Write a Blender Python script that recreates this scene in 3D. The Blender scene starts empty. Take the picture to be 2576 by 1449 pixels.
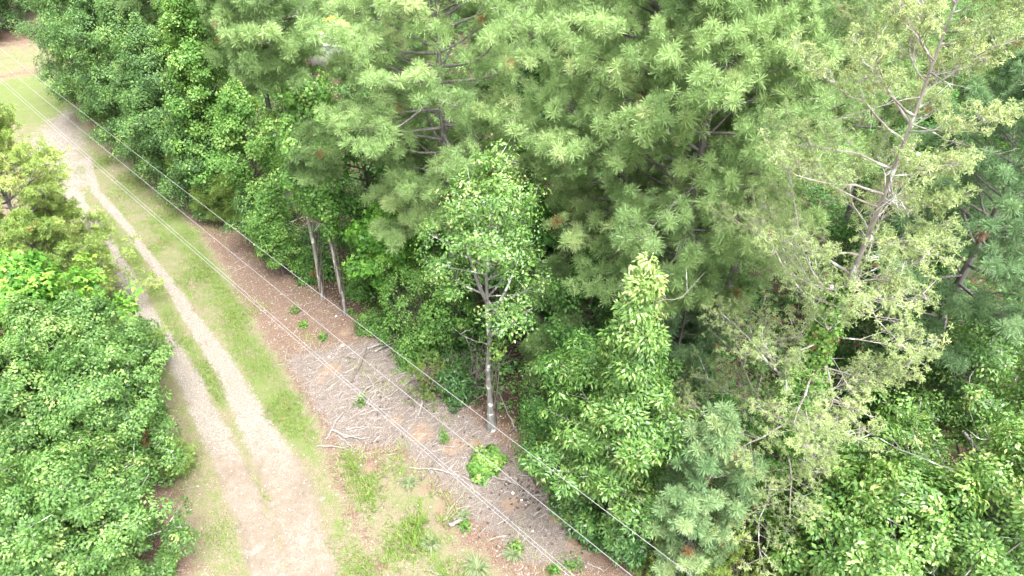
import bpy, math
import numpy as np
sc = bpy.context.scene
COL = sc.collection
RAD = math.radians

# ------------------------------------------------------------------ camera
PITCH, CAMH, FOC = RAD(39.1), 25.0, 0.7176
cam = bpy.data.cameras.new("drone_camera")
cam.sensor_width = 36.0
cam.lens = FOC * 36.0
cam.clip_start, cam.clip_end = 0.1, 3000
cam_o = bpy.data.objects.new("drone_camera", cam)
cam_o.location = (0, 0, CAMH)
cam_o.rotation_euler = (math.pi / 2 - PITCH, 0, 0)
COL.objects.link(cam_o)
sc.camera = cam_o
# ------------------------------------------------------------------ sky, sun, exposure (bright overcast)
SUN_EL, SUN_AZ = 68.0, 145.0          # azimuth measured from +Y clockwise
w = bpy.data.worlds.new("World"); sc.world = w; w.use_nodes = True
nt = w.node_tree; nt.nodes.clear()
sky = nt.nodes.new("ShaderNodeTexSky"); sky.sky_type = 'NISHITA'; sky.sun_disc = False
sky.sun_elevation = RAD(SUN_EL); sky.sun_rotation = RAD(SUN_AZ)
sky.air_density = 1.0; sky.dust_density = 6.0; sky.ozone_density = 1.0
hs = nt.nodes.new("ShaderNodeHueSaturation"); hs.inputs["Saturation"].default_value = 0.12
bg = nt.nodes.new("ShaderNodeBackground"); bg.inputs["Strength"].default_value = 0.15
wo = nt.nodes.new("ShaderNodeOutputWorld")
nt.links.new(sky.outputs[0], hs.inputs["Color"]); nt.links.new(hs.outputs[0], bg.inputs[0]); nt.links.new(bg.outputs[0], wo.inputs[0])
sl = bpy.data.lights.new("sun", 'SUN'); sl.energy = 1.5; sl.angle = RAD(30); sl.color = (1.0, 0.96, 0.9)
so = bpy.data.objects.new("sun", sl); COL.objects.link(so)
so.rotation_euler = (RAD(90 - SUN_EL), 0, RAD(180 - SUN_AZ))
sc.view_settings.view_transform = 'Standard'; sc.view_settings.look = 'None'
sc.view_settings.exposure = 2.48; sc.view_settings.gamma = 1.0
cy = sc.cycles
cy.max_bounces = 8; cy.diffuse_bounces = 6; cy.glossy_bounces = 1; cy.transmission_bounces = 6; cy.transparent_max_bounces = 4
cy.caustics_reflective = False; cy.caustics_refractive = False
cy.use_denoising = True; cy.denoiser = "OPENIMAGEDENOISE"; cy.denoising_input_passes = "RGB_ALBEDO_NORMAL"; cy.denoising_prefilter = "ACCURATE"; cy.use_adaptive_sampling = False

# ------------------------------------------------------------------ helpers
def at(u, v, z=0.0):
    """Spot on the plane of height z seen at photo position u, v (photo taken as 2576 x 1448)."""
    dx = (u - 1288) / (FOC * 2576); dy = (724.5 - v) / (FOC * 2576)
    d = (dx, math.cos(PITCH) + dy * math.sin(PITCH), -math.sin(PITCH) + dy * math.cos(PITCH))
    t = (z - CAMH) / d[2]
    return np.array((d[0] * t, d[1] * t))

def gz(x, y):
    x = np.asarray(x, float); y = np.asarray(y, float)
    return 0.05 * np.sin(x * 0.31 + 1.0) * np.sin(y * 0.23) + 0.02 * np.sin(x * 0.9 + y * 0.7)

def nrm(a):
    return a / np.maximum(np.linalg.norm(a, axis=-1, keepdims=True), 1e-9)

class Geo:
    """Collects quads (and one tone value per vertex) and links them as one mesh object."""
    def __init__(s): s.v = []; s.t = []; s.f = []; s.n = 0
    def quads(s, V, tone):                       # V (n,4,3)
        n = len(V)
        if n == 0: return
        s.v.append(V.reshape(-1, 3)); s.f.append(np.arange(n * 4).reshape(n, 4) + s.n)
        s.t.append(np.repeat(np.broadcast_to(np.asarray(tone, float), (n,)), 4)); s.n += n * 4
    def grid(s, V, F, tone):
        s.v.append(V); s.f.append(F + s.n); s.t.append(np.broadcast_to(np.asarray(tone, float), (len(V),)).copy()); s.n += len(V)
    def tube(s, P, R, sides=7, tone=0.5, closed=True):
        P = np.asarray(P, float); n = len(P); R = np.broadcast_to(np.asarray(R, float), (n,))
        T = np.gradient(P, axis=0); T = nrm(T)
        ref = np.array((0.31, 0.2, 0.93)); 
        if abs(T[0] @ nrm(ref)) > .9: ref = np.array((1.0, 0.1, 0.0))
        A = nrm(np.cross(T, ref)); B = np.cross(T, A)
        a = np.linspace(0, 2 * np.pi, sides, endpoint=False)
        V = P[:, None] + R[:, None, None] * (np.cos(a)[None, :, None] * A[:, None] + np.sin(a)[None, :, None] * B[:, None])
        i = np.arange(n - 1)[:, None] * sides; j = np.arange(sides)[None]; k = (j + 1) % sides
        F = np.stack([i + j, i + k, i + sides + k, i + sides + j], -1).reshape(-1, 4)
        s.grid(V.reshape(-1, 3), F, tone)
    def twigs(s, P0, P1, r0, r1, tone=0.5):      # many thin three-sided sticks
        P0 = np.asarray(P0, float).reshape(-1, 3); P1 = np.asarray(P1, float).reshape(-1, 3); n = len(P0)
        if n == 0: return
        T = nrm(P1 - P0); ref = np.where(np.abs(T[:, 2:3]) > .9, (1., 0, 0), (0, 0, 1.))
        A = nrm(np.cross(T, ref)); B = np.cross(T, A)
        r0 = np.broadcast_to(np.asarray(r0, float), (n,))[:, None]; r1 = np.broadcast_to(np.asarray(r1, float), (n,))[:, None]
        tn = np.broadcast_to(np.asarray(tone, float), (n,))
        C = [(math.cos(q), math.sin(q)) for q in (0, 2.094, 4.189)]
        for q in range(3):
            c, d = C[q], C[(q + 1) % 3]
            o1 = c[0] * A + c[1] * B; o2 = d[0] * A + d[1] * B
            s.quads(np.stack([P0 + o1 * r0, P0 + o2 * r0, P1 + o2 * r1, P1 + o1 * r1], 1), tn)
    def build(s, name, mat, parent=None, smooth=False):
        me = bpy.data.meshes.new(name)
        V = np.concatenate(s.v).astype(np.float32); Fq = np.concatenate(s.f).astype(np.int32); T = np.concatenate(s.t).astype(np.float32)
        me.vertices.add(len(V)); me.vertices.foreach_set("co", V.ravel())
        me.loops.add(Fq.size); me.loops.foreach_set("vertex_index", Fq.ravel())
        me.polygons.add(len(Fq)); me.polygons.foreach_set("loop_start", np.arange(0, Fq.size, 4, dtype=np.int32))
        if smooth: me.polygons.foreach_set("use_smooth", np.ones(len(Fq), bool))
        at_ = me.attributes.new("tone", 'FLOAT', 'POINT'); at_.data.foreach_set("value", T)
        me.update(); me.validate(clean_customdata=False)
        me.materials.append(mat)
        o = bpy.data.objects.new(name, me); COL.objects.link(o); o.parent = parent
        return o

def tag(o, label, cat, group=None, kind=None):
    if label: o["label"] = label
    if cat: o["category"] = cat
    if group: o["group"] = group
    if kind: o["kind"] = kind
    return o

def thing(name, label, cat, x, y, group=None, z=None):
    o = bpy.data.objects.new(name, None); COL.objects.link(o)
    o.location = (x, y, float(gz(x, y)) if z is None else z); o.empty_display_size = 0.3
    return tag(o, label, cat, group)

def copy_tree(o, x, y, rot, scale, label):
    c = o.copy(); COL.objects.link(c); c.location = (x, y, float(gz(x, y))); c.rotation_euler = (0, 0, rot); c.scale = (scale,) * 3
    c["label"] = label
    for ch in [q for q in bpy.data.objects if q.parent == o]:
        d = ch.copy(); COL.objects.link(d); d.parent = c
    return c

# ------------------------------------------------------------------ materials
def new_mat(name):
    m = bpy.data.materials.new(name); m.use_nodes = True; t = m.node_tree; t.nodes.clear()
    out = t.nodes.new("ShaderNodeOutputMaterial")
    return m, t, out
def N(t, typ, **kw):
    n = t.nodes.new(typ)
    for k, v in kw.items():
        if k in n.inputs: n.inputs[k].default_value = v
        else: setattr(n, k, v)
    return n
def ramp(t, stops):
    r = t.nodes.new("ShaderNodeValToRGB"); e = r.color_ramp.elements
    while len(e) < len(stops): e.new(0.5)
    for q, (p, c) in zip(e, stops): q.position = p; q.color = (*c, 1)
    return r

def leaf_mat(name, cols, trans=0.35, rough=0.5, spec=0.35):
    m, t, out = new_mat(name)
    a = N(t, "ShaderNodeAttribute", attribute_name="tone")
    r = ramp(t, [(0.0, (.21, .105, .045)), (0.03, (.21, .105, .045))] + list(zip((0.06, 0.5, 0.85, 1.0)[:len(cols)], cols)))   # tone 0: a dead brown sprig
    p = N(t, "ShaderNodeBsdfPrincipled", Roughness=rough); p.inputs["Specular IOR Level"].default_value = spec
    tr = N(t, "ShaderNodeBsdfTranslucent"); mx = N(t, "ShaderNodeMixShader"); mx.inputs[0].default_value = trans
    h = N(t, "ShaderNodeHueSaturation", Hue=0.485, Saturation=1.1, Value=1.25)
    L = t.links.new
    L(a.outputs["Fac"], r.inputs[0]); L(r.outputs[0], p.inputs["Base Color"]); L(r.outputs[0], h.inputs["Color"]); L(h.outputs[0], tr.inputs[0])
    L(p.outputs[0], mx.inputs[1]); L(tr.outputs[0], mx.inputs[2]); L(mx.outputs[0], out.inputs[0])
    return m

def bark_mat(name, c0, c1, lichen=0.0, scale=9.0):
    m, t, out = new_mat(name); L = t.links.new
    tc = N(t, "ShaderNodeTexCoord"); mp = N(t, "ShaderNodeMapping"); mp.inputs["Scale"].default_value = (1, 1, .25)
    n1 = N(t, "ShaderNodeTexNoise", Scale=scale, Detail=6.0); n2 = N(t, "ShaderNodeTexNoise", Scale=2.3, Detail=5.0)
    r = ramp(t, [(0.3, c0), (0.7, c1)])
    p = N(t, "ShaderNodeBsdfPrincipled", Roughness=0.9); b = N(t, "ShaderNodeBump", Strength=0.8, Distance=0.03)
    rl = ramp(t, [(0.62 - lichen * .3, (0, 0, 0)), (0.68 - lichen * .3, (1, 1, 1))]); mx = N(t, "ShaderNodeMix", data_type='RGBA')
    mx.inputs[7].default_value = (.52, .55, .5, 1)
    mm = N(t, "ShaderNodeMath", operation='MULTIPLY'); mm.inputs[1].default_value = 1.0 if lichen else 0.0
    L(tc.outputs["Object"], mp.inputs[0]); L(mp.outputs[0], n1.inputs["Vector"]); L(tc.outputs["Object"], n2.inputs["Vector"])
    L(n1.outputs[0], r.inputs[0]); L(n2.outputs[0], rl.inputs[0]); L(rl.outputs[0], mm.inputs[0]); L(mm.outputs[0], mx.inputs[0])
    L(r.outputs[0], mx.inputs[6]); L(mx.outputs[2], p.inputs["Base Color"]); L(n1.outputs[0], b.inputs["Height"]); L(b.outputs[0], p.inputs["Normal"]); L(p.outputs[0], out.inputs[0])
    return m

def tone_mat(name, stops, rough=0.85):
    m, t, out = new_mat(name); L = t.links.new
    a = N(t, "ShaderNodeAttribute", attribute_name="tone"); r = ramp(t, stops)
    p = N(t, "ShaderNodeBsdfPrincipled", Roughness=rough)
    L(a.outputs["Fac"], r.inputs[0]); L(r.outputs[0], p.inputs["Base Color"]); L(p.outputs[0], out.inputs[0])
    return m

def paint_mat(name, c, rough=0.5, metal=0.0, var=0.15):
    m, t, out = new_mat(name); L = t.links.new
    n = N(t, "ShaderNodeTexNoise", Scale=6.0, Detail=5.0); r = ramp(t, [(.3, tuple(q * (1 - var) for q in c)), (.7, c)])
    p = N(t, "ShaderNodeBsdfPrincipled", Roughness=rough, Metallic=metal)
    L(n.outputs[0], r.inputs[0]); L(r.outputs[0], p.inputs["Base Color"]); L(p.outputs[0], out.inputs[0])
    return m

M = {}
M['loblolly'] = leaf_mat("loblolly_needles", [(.095, .165, .058), (.190, .300, .105), (.30, .42, .165), (.44, .50, .24)], .3, .5, .4)
M['bluepine'] = leaf_mat("blue_green_needles", [(.070, .135, .058), (.140, .245, .105), (.22, .33, .15), (.34, .42, .20)], .3, .5, .4)
M['youngpine'] = leaf_mat("yellow_green_needles", [(.100, .165, .035), (.190, .285, .065), (.29, .39, .10), (.40, .46, .16)], .35, .5, .4)
M['virginia'] = leaf_mat("short_olive_needles", [(.130, .185, .068), (.225, .300, .118), (.33, .40, .17), (.46, .49, .23)], .35, .5, .4)
M['oak'] = leaf_mat("oak_leaves", [(.034, .085, .024), (.074, .162, .042), (.14, .255, .068), (.24, .34, .085)], .35)
M['lightoak'] = leaf_mat("elm_leaves", [(.045, .108, .026), (.098, .205, .050), (.185, .31, .085), (.31, .42, .14)], .4)
M['gum'] = leaf_mat("sweetgum_leaves", [(.042, .135, .020), (.090, .240, .032), (.16, .34, .05), (.27, .43, .08)], .45)
M['cherry'] = leaf_mat("cherry_leaves", [(.050, .130, .030), (.115, .235, .052), (.20, .33, .08), (.42, .48, .20)], .4, .4, .5)
M['holly'] = leaf_mat("glossy_leaves", [(.022, .070, .018), (.045, .130, .030), (.08, .19, .045), (.16, .27, .06)], .3, .35, .5)
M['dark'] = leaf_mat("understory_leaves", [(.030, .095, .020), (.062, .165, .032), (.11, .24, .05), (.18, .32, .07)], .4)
M['vine'] = leaf_mat("vine_leaves", [(.050, .135, .025), (.105, .235, .048), (.18, .33, .075), (.30, .42, .12)], .45)
M['cedar'] = leaf_mat("cedar_sprays", [(.075, .130, .026), (.140, .225, .042), (.22, .31, .06), (.31, .37, .09)], .25)
M['weed'] = leaf_mat("weed_leaves", [(.040, .120, .018), (.080, .200, .030), (.13, .27, .045), (.24, .34, .07)], .4)
M['grass'] = leaf_mat("grass_blades", [(.070, .140, .022), (.120, .205, .036), (.20, .25, .07), (.32, .29, .15)], .3, .7, .15)
M['bluegrass'] = leaf_mat("blue_grass_blades", [(.09, .13, .06), (.14, .19, .09), (.20, .24, .13), (.28, .29, .17)], .3, .6, .2)
M['pinebark'] = bark_mat("pine_bark", (.065, .060, .055), (.19, .178, .165))
M['greybark'] = bark_mat("grey_lichen_bark", (.085, .08, .074), (.20, .192, .178), .2)
M['cherrybark'] = bark_mat("dark_bark_with_lichen", (.11, .10, .09), (.26, .245, .225), .3)
M['palebark'] = bark_mat("pale_scaly_bark", (0.135, 0.116, 0.105), (0.315, 0.285, 0.259), .12)
M['darkbark'] = bark_mat("dark_bark", (0.041, 0.034, 0.028), (0.120, 0.101, 0.086))
M['cone'] = tone_mat("cone_scales", [(0, (.16, .13, .115)), (1, (.42, .38, .36))])
M['darkcone'] = tone_mat("dark_cone_scales", [(0, (.035, .024, .018)), (1, (.10, .07, .05))])
M['litter'] = tone_mat("dead_leaves", [(0, (0.066, 0.044, 0.031)), (.5, (0.171, 0.123, 0.095)), (.85, (0.266, 0.215, 0.177)), (1, (0.360, 0.327, 0.293))])
M['debris'] = tone_mat("weathered_wood", [(0, (0.084, 0.066, 0.054)), (.5, (0.186, 0.161, 0.142)), (1, (0.333, 0.308, 0.284))])
M['stick'] = bark_mat("weathered_stick", (0.114, 0.099, 0.089), (0.244, 0.224, 0.202), 0, 14)
M['darkstick'] = bark_mat("brown_stick", (0.055, 0.042, 0.036), (0.139, 0.118, 0.101), 0, 14)
M['wire'] = paint_mat("aluminium_wire", (.20, .20, .205), .5, 0.0, .05)
M['white'] = paint_mat("white_metal_sheet", (.5, .5, .51), .5)
M['yellow'] = paint_mat("yellow_paint", (.80, .38, .03), .45)
M['black'] = paint_mat("black_rubber", (.03, .03, .03), .8)
M['glass'] = paint_mat("dark_glass", (.03, .04, .05), .1)
M['gravel'] = tone_mat("gravel_stones", [(0, (.085, .072, .058)), (.5, (.178, .158, .134)), (1, (.31, .290, .262))])
M['stone'] = paint_mat("pale_stone", (.62, .58, .54), .9, 0, .3)

# ------------------------------------------------------------------ ground
def W(pts): return np.array([at(u, v) for u, v in pts])
def seg_dist(X, Y, P, width=None):
    """Distance to a polyline; with widths, distance divided by the local half width."""
    best = np.full(X.shape, 1e9)
    for i in range(len(P) - 1):
        a, b = P[i], P[i + 1]; d = b - a
        t = np.clip(((X - a[0]) * d[0] + (Y - a[1]) * d[1]) / (d @ d), 0, 1)
        q = np.hypot(X - a[0] - t * d[0], Y - a[1] - t * d[1])
        if width is not None: q = q / (width[i] + (width[i + 1] - width[i]) * t)
        best = np.minimum(best, q)
    return best
def inside(X, Y, P):
    c = np.zeros(X.shape, bool); j = len(P) - 1
    for i in range(len(P)):
        k = ((P[i, 1] > Y) != (P[j, 1] > Y)) & (X < (P[j, 0] - P[i, 0]) * (Y - P[i, 1]) / (P[j, 1] - P[i, 1] + 1e-12) + P[i, 0])
        c ^= k; j = i
    return c
def poly_field(X, Y, P, soft):
    """1 inside, 0 outside, with an edge of the given softness in metres."""
    d = seg_dist(X, Y, np.vstack([P, P[:1]])); return np.clip(.5 + np.where(inside(X, Y, P), d, -d) / (2 * soft), 0, 1)

LT = W([(150, 400), (172, 465), (190, 510), (225, 555), (270, 622), (300, 667), (330, 720), (375, 805), (430, 880), (475, 950), (505, 1020), (530, 1068), (565, 1140), (600, 1225), (635, 1300), (665, 1400), (685, 1480), (700, 1600)])
LTW = [.7, .5, .44, .40, .38, .38, .38, .40, .42, .44, .46, .48, .52, .55, .6, .6, .6, .6]
RT = W([(215, 400), (240, 480), (280, 525), (320, 570), (360, 630), (400, 680), (440, 735), (480, 800), (530, 870), (575, 940), (610, 1010), (645, 1075), (685, 1150), (725, 1225), (752, 1325), (778, 1425), (800, 1520), (820, 1620)])
RTW = [.30, .22, .22, .20, .20, .22, .26, .32, .38, .44, .5, .58, .75, .85, .85, .85, .85, .85]
GP = W([(60, 360), (110, 300), (180, 262), (205, 285), (225, 350), (225, 420), (250, 470), (215, 480), (160, 490), (120, 440)])
LITTER_EDGE = [(205, 290), (330, 410), (430, 500), (500, 590), (560, 690), (600, 760), (650, 850), (715, 950), (790, 1060), (830, 1170), (880, 1300), (960, 1449), (1060, 1650)]
LP = np.vstack([W(LITTER_EDGE), [(40, 4), (120, 60), (120, 400), (-60, 400)], W([(170, 215)])])
FARP = W([(-300, 120), (140, 112), (150, 60), (-300, 40)])
LEFTP = np.vstack([W([(-260, 400), (-60, 420), (60, 560), (150, 720), (250, 850), (360, 1000), (430, 1120), (455, 1230), (455, 1330), (480, 1449), (520, 1640)]), [(-60, 5), (-120, 60)]])
WEEDP = W([(850, 1130), (930, 1180), (1010, 1120), (1090, 1230), (1160, 1360), (1270, 1449), (1330, 1560), (1000, 1600), (940, 1440), (890, 1300)])
CORNERP = W([(-400, 130), (30, 112), (110, 85), (130, 20), (-400, 10)])
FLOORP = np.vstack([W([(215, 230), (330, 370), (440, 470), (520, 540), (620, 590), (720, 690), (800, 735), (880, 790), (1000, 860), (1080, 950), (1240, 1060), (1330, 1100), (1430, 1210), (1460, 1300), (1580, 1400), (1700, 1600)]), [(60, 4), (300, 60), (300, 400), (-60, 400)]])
GREEN = W([(430, 560), (500, 620), (560, 690), (610, 790), (640, 870), (680, 940), (730, 1030), (775, 1090)])
DEBP = W([(720, 900), (900, 860), (1020, 860), (1100, 960), (1230, 1090), (1330, 1180), (1430, 1300), (1480, 1420), (1330, 1420), (1180, 1290), (1000, 1120), (860, 1130), (790, 1020)])
CLAYS = [(835, 930, .8), (810, 955, .6), (870, 835, .55), (1062, 1085, .9), (1000, 1055, .6), (1140, 1120, .9), (1195, 1120, .6), (1285, 1265, .6), (1465, 1370, .9), (1520, 1390, .7), (1060, 1235, .45), (1095, 1280, .6), (1090, 1335, .5), (1400, 1300, .6), (1510, 1340, .7), (745, 1125, .5), (760, 1165, .4), (1115, 1390, .5), (930, 1180, .4), (1220, 1405, .5)]
def masks(X, Y):
    d1 = np.clip(1.5 - seg_dist(X, Y, LT, LTW) * .75, 0, 1); d2 = np.clip(1.5 - seg_dist(X, Y, RT, RTW) * .75, 0, 1)
    gp = poly_field(X, Y, GP, 1.6)
    bare = np.maximum(np.maximum(d1, d2), gp)
    low = np.clip((22.5 - Y) / 5.0, 0, 1)                    # towards the viewer the tracks turn to pinkish clay
    mid = seg_dist(X, Y, (LT + RT) / 2)
    bare = np.maximum(bare, low * np.clip(1.0 - mid / 1.6, 0, .40))
    lit = poly_field(X, Y, LP, .45); far = poly_field(X, Y, FARP, 2.0); left = poly_field(X, Y, LEFTP, 1.2)
    strip = np.clip(1.2 - seg_dist(X, Y, W([(-120, 225), (0, 195), (75, 180), (150, 185), (210, 215)])) / 1.5, 0, 1)
    weed = poly_field(X, Y, WEEDP, .7)
    litter = np.clip(np.maximum(np.maximum(lit, far), np.maximum(left, strip * .55)), 0, 1)
    grass = np.clip(1 - litter, 0, 1) * .62
    grass = np.maximum(grass, weed * .56)
    g2 = np.clip(1.25 - seg_dist(X, Y, GREEN) / 1.1, 0, 1) * .45
    mg = np.clip(1.1 - seg_dist(X, Y, ((LT + RT) / 2)[3:11]) / .7, 0, 1) * .22
    lawn = np.clip(1.2 - seg_dist(X, Y, W([(20, 225), (90, 225), (130, 250)])) / 4.0, 0, 1) * .8
    grass = np.clip(grass + g2 * (1 - litter * .6) + mg + lawn * (1 - strip), 0, 1)
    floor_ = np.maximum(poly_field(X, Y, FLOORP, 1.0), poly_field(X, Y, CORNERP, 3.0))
    clay = np.zeros(X.shape)
    for u, v, r in CLAYS:
        c = at(u, v); clay = np.maximum(clay, np.clip(1.3 - np.hypot(X - c[0], Y - c[1]) / r * .8, 0, 1))
    deb = poly_field(X, Y, DEBP, 1.0)
    return grass, bare, clay, deb, low, floor_

def axis(a, b, step, lo, hi, n):
    core = np.arange(a, b, step); g = np.geomspace(step, 1, n)
    left = a - (a - lo) * np.geomspace(.0008, 1, n); right = b + (hi - b) * np.geomspace(.0008, 1, n)
    return np.concatenate([left[::-1], core, right])
gx = axis(-44, 12, .12, -1500, 1500, 28); gy = axis(6, 66, .12, -1500, 1500, 28)
GX, GY = np.meshgrid(gx, gy)
gr, ba, cl, de, lo_, fl_ = masks(GX, GY)
rng = np.random.default_rng(5)
Zg = gz(GX, GY) - ba * .035 + rng.normal(0, .008, GX.shape) * (np.abs(GX) < 60)
me = bpy.data.meshes.new("ground"); nx, ny = len(gx), len(gy)
V = np.stack([GX, GY, Zg], -1).reshape(-1, 3).astype(np.float32)
i = (np.arange(ny - 1)[:, None] * nx + np.arange(nx - 1)[None]).ravel()
Fq = np.stack([i, i + 1, i + nx + 1, i + nx], -1).astype(np.int32)
me.vertices.add(len(V)); me.vertices.foreach_set("co", V.ravel()); me.loops.add(Fq.size); me.loops.foreach_set("vertex_index", Fq.ravel())
me.polygons.add(len(Fq)); me.polygons.foreach_set("loop_start", np.arange(0, Fq.size, 4, dtype=np.int32)); me.polygons.foreach_set("use_smooth", np.ones(len(Fq), bool))
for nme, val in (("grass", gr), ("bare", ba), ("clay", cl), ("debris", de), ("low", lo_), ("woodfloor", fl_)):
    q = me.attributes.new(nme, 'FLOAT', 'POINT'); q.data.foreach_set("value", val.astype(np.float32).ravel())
me.update()
m, t, out = new_mat("ground_soil"); L = t.links.new
tc = N(t, "ShaderNodeTexCoord")
def noise(scale, detail=5.0, rough=.6):
    n = N(t, "ShaderNodeTexNoise", Scale=scale, Detail=detail, Roughness=rough); L(tc.outputs["Object"], n.inputs["Vector"]); return n.outputs[0]
def attr(nme): return N(t, "ShaderNodeAttribute", attribute_name=nme).outputs["Fac"]
def math_(op, a, b=None, clamp=False):
    n = N(t, "ShaderNodeMath", operation=op, use_clamp=clamp)
    for k, q in enumerate((a, b)):
        if q is None: continue
        if isinstance(q, (int, float)): n.inputs[k].default_value = q
        else: L(q, n.inputs[k])
    return n.outputs[0]
def edge(mask, nz, amp, lo, hi):
    s = math_('ADD', mask, math_('MULTIPLY', math_('SUBTRACT', nz, .5), amp))
    mr = N(t, "ShaderNodeMapRange", interpolation_type='SMOOTHSTEP'); L(s, mr.inputs[0]); mr.inputs[1].default_value = lo; mr.inputs[2].default_value = hi
    return mr.outputs[0]
def mixc(f, a, b):
    n = N(t, "ShaderNodeMix", data_type='RGBA'); L(f, n.inputs[0]); L(a, n.inputs[6]); L(b, n.inputs[7]); return n.outputs[2]
def rampo(src, stops): r = ramp(t, stops); L(src, r.inputs[0]); return r.outputs[0]
fine, fine2, mids, big = noise(26, 4, .7), noise(19, 5, .8), noise(3.2, 6, .65), noise(.55, 5, .6)
patch = noise(1.3, 8, .72)
ragged = noise(4.5, 9, .75)
litter_c = rampo(fine, [(.30, (.034, .021, .015)), (.45, (.088, .057, .041)), (.56, (.140, .098, .074)), (.72, (.235, .190, .155))])
debris_c = rampo(fine, [(.30, (.046, .036, .030)), (.46, (.102, .084, .074)), (.57, (.152, .128, .115)), (.72, (.25, .228, .212))])
clay_c = rampo(mids, [(.3, (.150, .092, .060)), (.7, (.200, .148, .108))])
sand_c = rampo(mids, [(.3, (0.095, 0.077, 0.057)), (.7, (0.137, 0.114, 0.089))])
grav_c = rampo(fine2, [(.34, (0.083, 0.070, 0.056)), (.46, (0.146, 0.128, 0.108)), (.56, (0.200, 0.180, 0.155)), (.68, (0.283, 0.259, 0.228))])
pink_c = mixc(rampo(fine2, [(.42, (0, 0, 0)), (.62, (0.506, 0.506, 0.506))]), rampo(mids, [(.25, (0.112, 0.081, 0.062)), (.5, (0.142, 0.109, 0.086)), (.75, (0.170, 0.140, 0.118))]), grav_c)
grass_c = rampo(fine, [(.3, (.042, .070, .017)), (.5, (.080, .115, .031)), (.7, (.135, .145, .058))])
thin_c = rampo(fine, [(.3, (.068, .062, .036)), (.5, (.130, .116, .072)), (.7, (.195, .170, .118))])
col = mixc(edge(attr("debris"), mids, .9, .42, .62), litter_c, debris_c)
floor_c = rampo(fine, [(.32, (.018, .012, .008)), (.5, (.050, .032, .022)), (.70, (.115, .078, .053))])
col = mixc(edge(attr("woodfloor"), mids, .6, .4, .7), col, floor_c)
col = mixc(edge(attr("clay"), patch, 1.9, .60, 1.1), col, mixc(edge(attr("clay"), big, 1.4, .6, 1.0), sand_c, clay_c))
gA = attr("grass")
col = mixc(edge(gA, patch, 1.9, .12, .50), col, thin_c)
col = mixc(math_('MULTIPLY', edge(gA, patch, 2.8, .40, 1.0), math_('ADD', .55, math_('MULTIPLY', mids, .6)), True), col, grass_c)
road_c = mixc(edge(attr("low"), patch, 1.5, .30, .80), grav_c, mixc(edge(attr("bare"), big, 3.0, .2, 1.3), sand_c, pink_c))
road_c = mixc(edge(attr("low"), patch, 3.4, 1.1, 1.6), road_c, grav_c)
road_c = mixc(edge(attr("bare"), ragged, 2.4, 1.25, 1.7), road_c, thin_c)
rb = edge(math_('ADD', attr("bare"), math_('MULTIPLY', math_('SUBTRACT', ragged, .5), 1.5)), patch, 1.6, .50, .86)
col = mixc(rb, col, road_c)
p = N(t, "ShaderNodeBsdfPrincipled", Roughness=.95); p.inputs["Specular IOR Level"].default_value = .15
bmp = N(t, "ShaderNodeBump", Strength=.7, Distance=.04); L(math_('ADD', fine, math_('MULTIPLY', mids, 1.2)), bmp.inputs["Height"]); L(bmp.outputs[0], p.inputs["Normal"])
L(col, p.inputs["Base Color"]); L(p.outputs[0], out.inputs[0])
me.materials.append(m)
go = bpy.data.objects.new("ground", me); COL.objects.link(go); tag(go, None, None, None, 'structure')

# ------------------------------------------------------------------ foliage kernels
def rnd_unit(r, n): return nrm(r.normal(size=(n, 3)))
def leaves(g, r, C, Nn, rc, per, L_, Wd, tone, flat=.3, spread=.55, droop=.35, star=False, dead=.0015):
    """Leafy sprays: `per` leaves round each centre C, lying in a shallow dome whose normal is Nn."""
    n = len(C)
    if n == 0: return
    rc = np.broadcast_to(np.asarray(rc, float), (n,)); tone = np.broadcast_to(np.asarray(tone, float), (n,))
    C = np.repeat(C, per, 0); Nn = nrm(np.repeat(Nn, per, 0)); rcx = np.repeat(rc, per)[:, None]; m_ = len(C)
    q = rnd_unit(r, m_); q = nrm(q - (q * Nn).sum(1, keepdims=True) * Nn); rho = np.sqrt(r.random((m_, 1)))
    P = C + q * rho * rcx + Nn * (r.normal(0, flat, (m_, 1)) - rho ** 2 * droop) * rcx
    nn = nrm(Nn + q * rho * .5 + rnd_unit(r, m_) * spread)
    d = nrm(q + rnd_unit(r, m_) * .7); d = nrm(d - (d * nn).sum(1, keepdims=True) * nn); s = np.cross(nn, d)
    sz = r.uniform(.42, 1.38, (m_, 1)); l = L_ * sz; wd = Wd * sz
    tn = np.clip(np.repeat(tone, per) + r.normal(0, .19, m_) + (rho[:, 0] - .6) * .1, .06, 1) * np.repeat(r.random(n) > dead, per)
    if star:
        for ang, k in ((0, 1.0), (1.0, .85), (-1.0, .85)):
            dd = d * math.cos(ang) + s * math.sin(ang); ss = np.cross(nn, dd)
            g.quads(np.stack([P, P + dd * l * .5 * k + ss * wd * .3 , P + dd * l * k - nn * l * .12, P + dd * l * .5 * k - ss * wd * .3], 1), tn)
    else:
        g.quads(np.stack([P, P + d * l * .45 + s * wd * .5 + nn * wd * .12, P + d * l - nn * l * .15, P + d * l * .45 - s * wd * .5 + nn * wd * .12], 1), tn)
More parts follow.
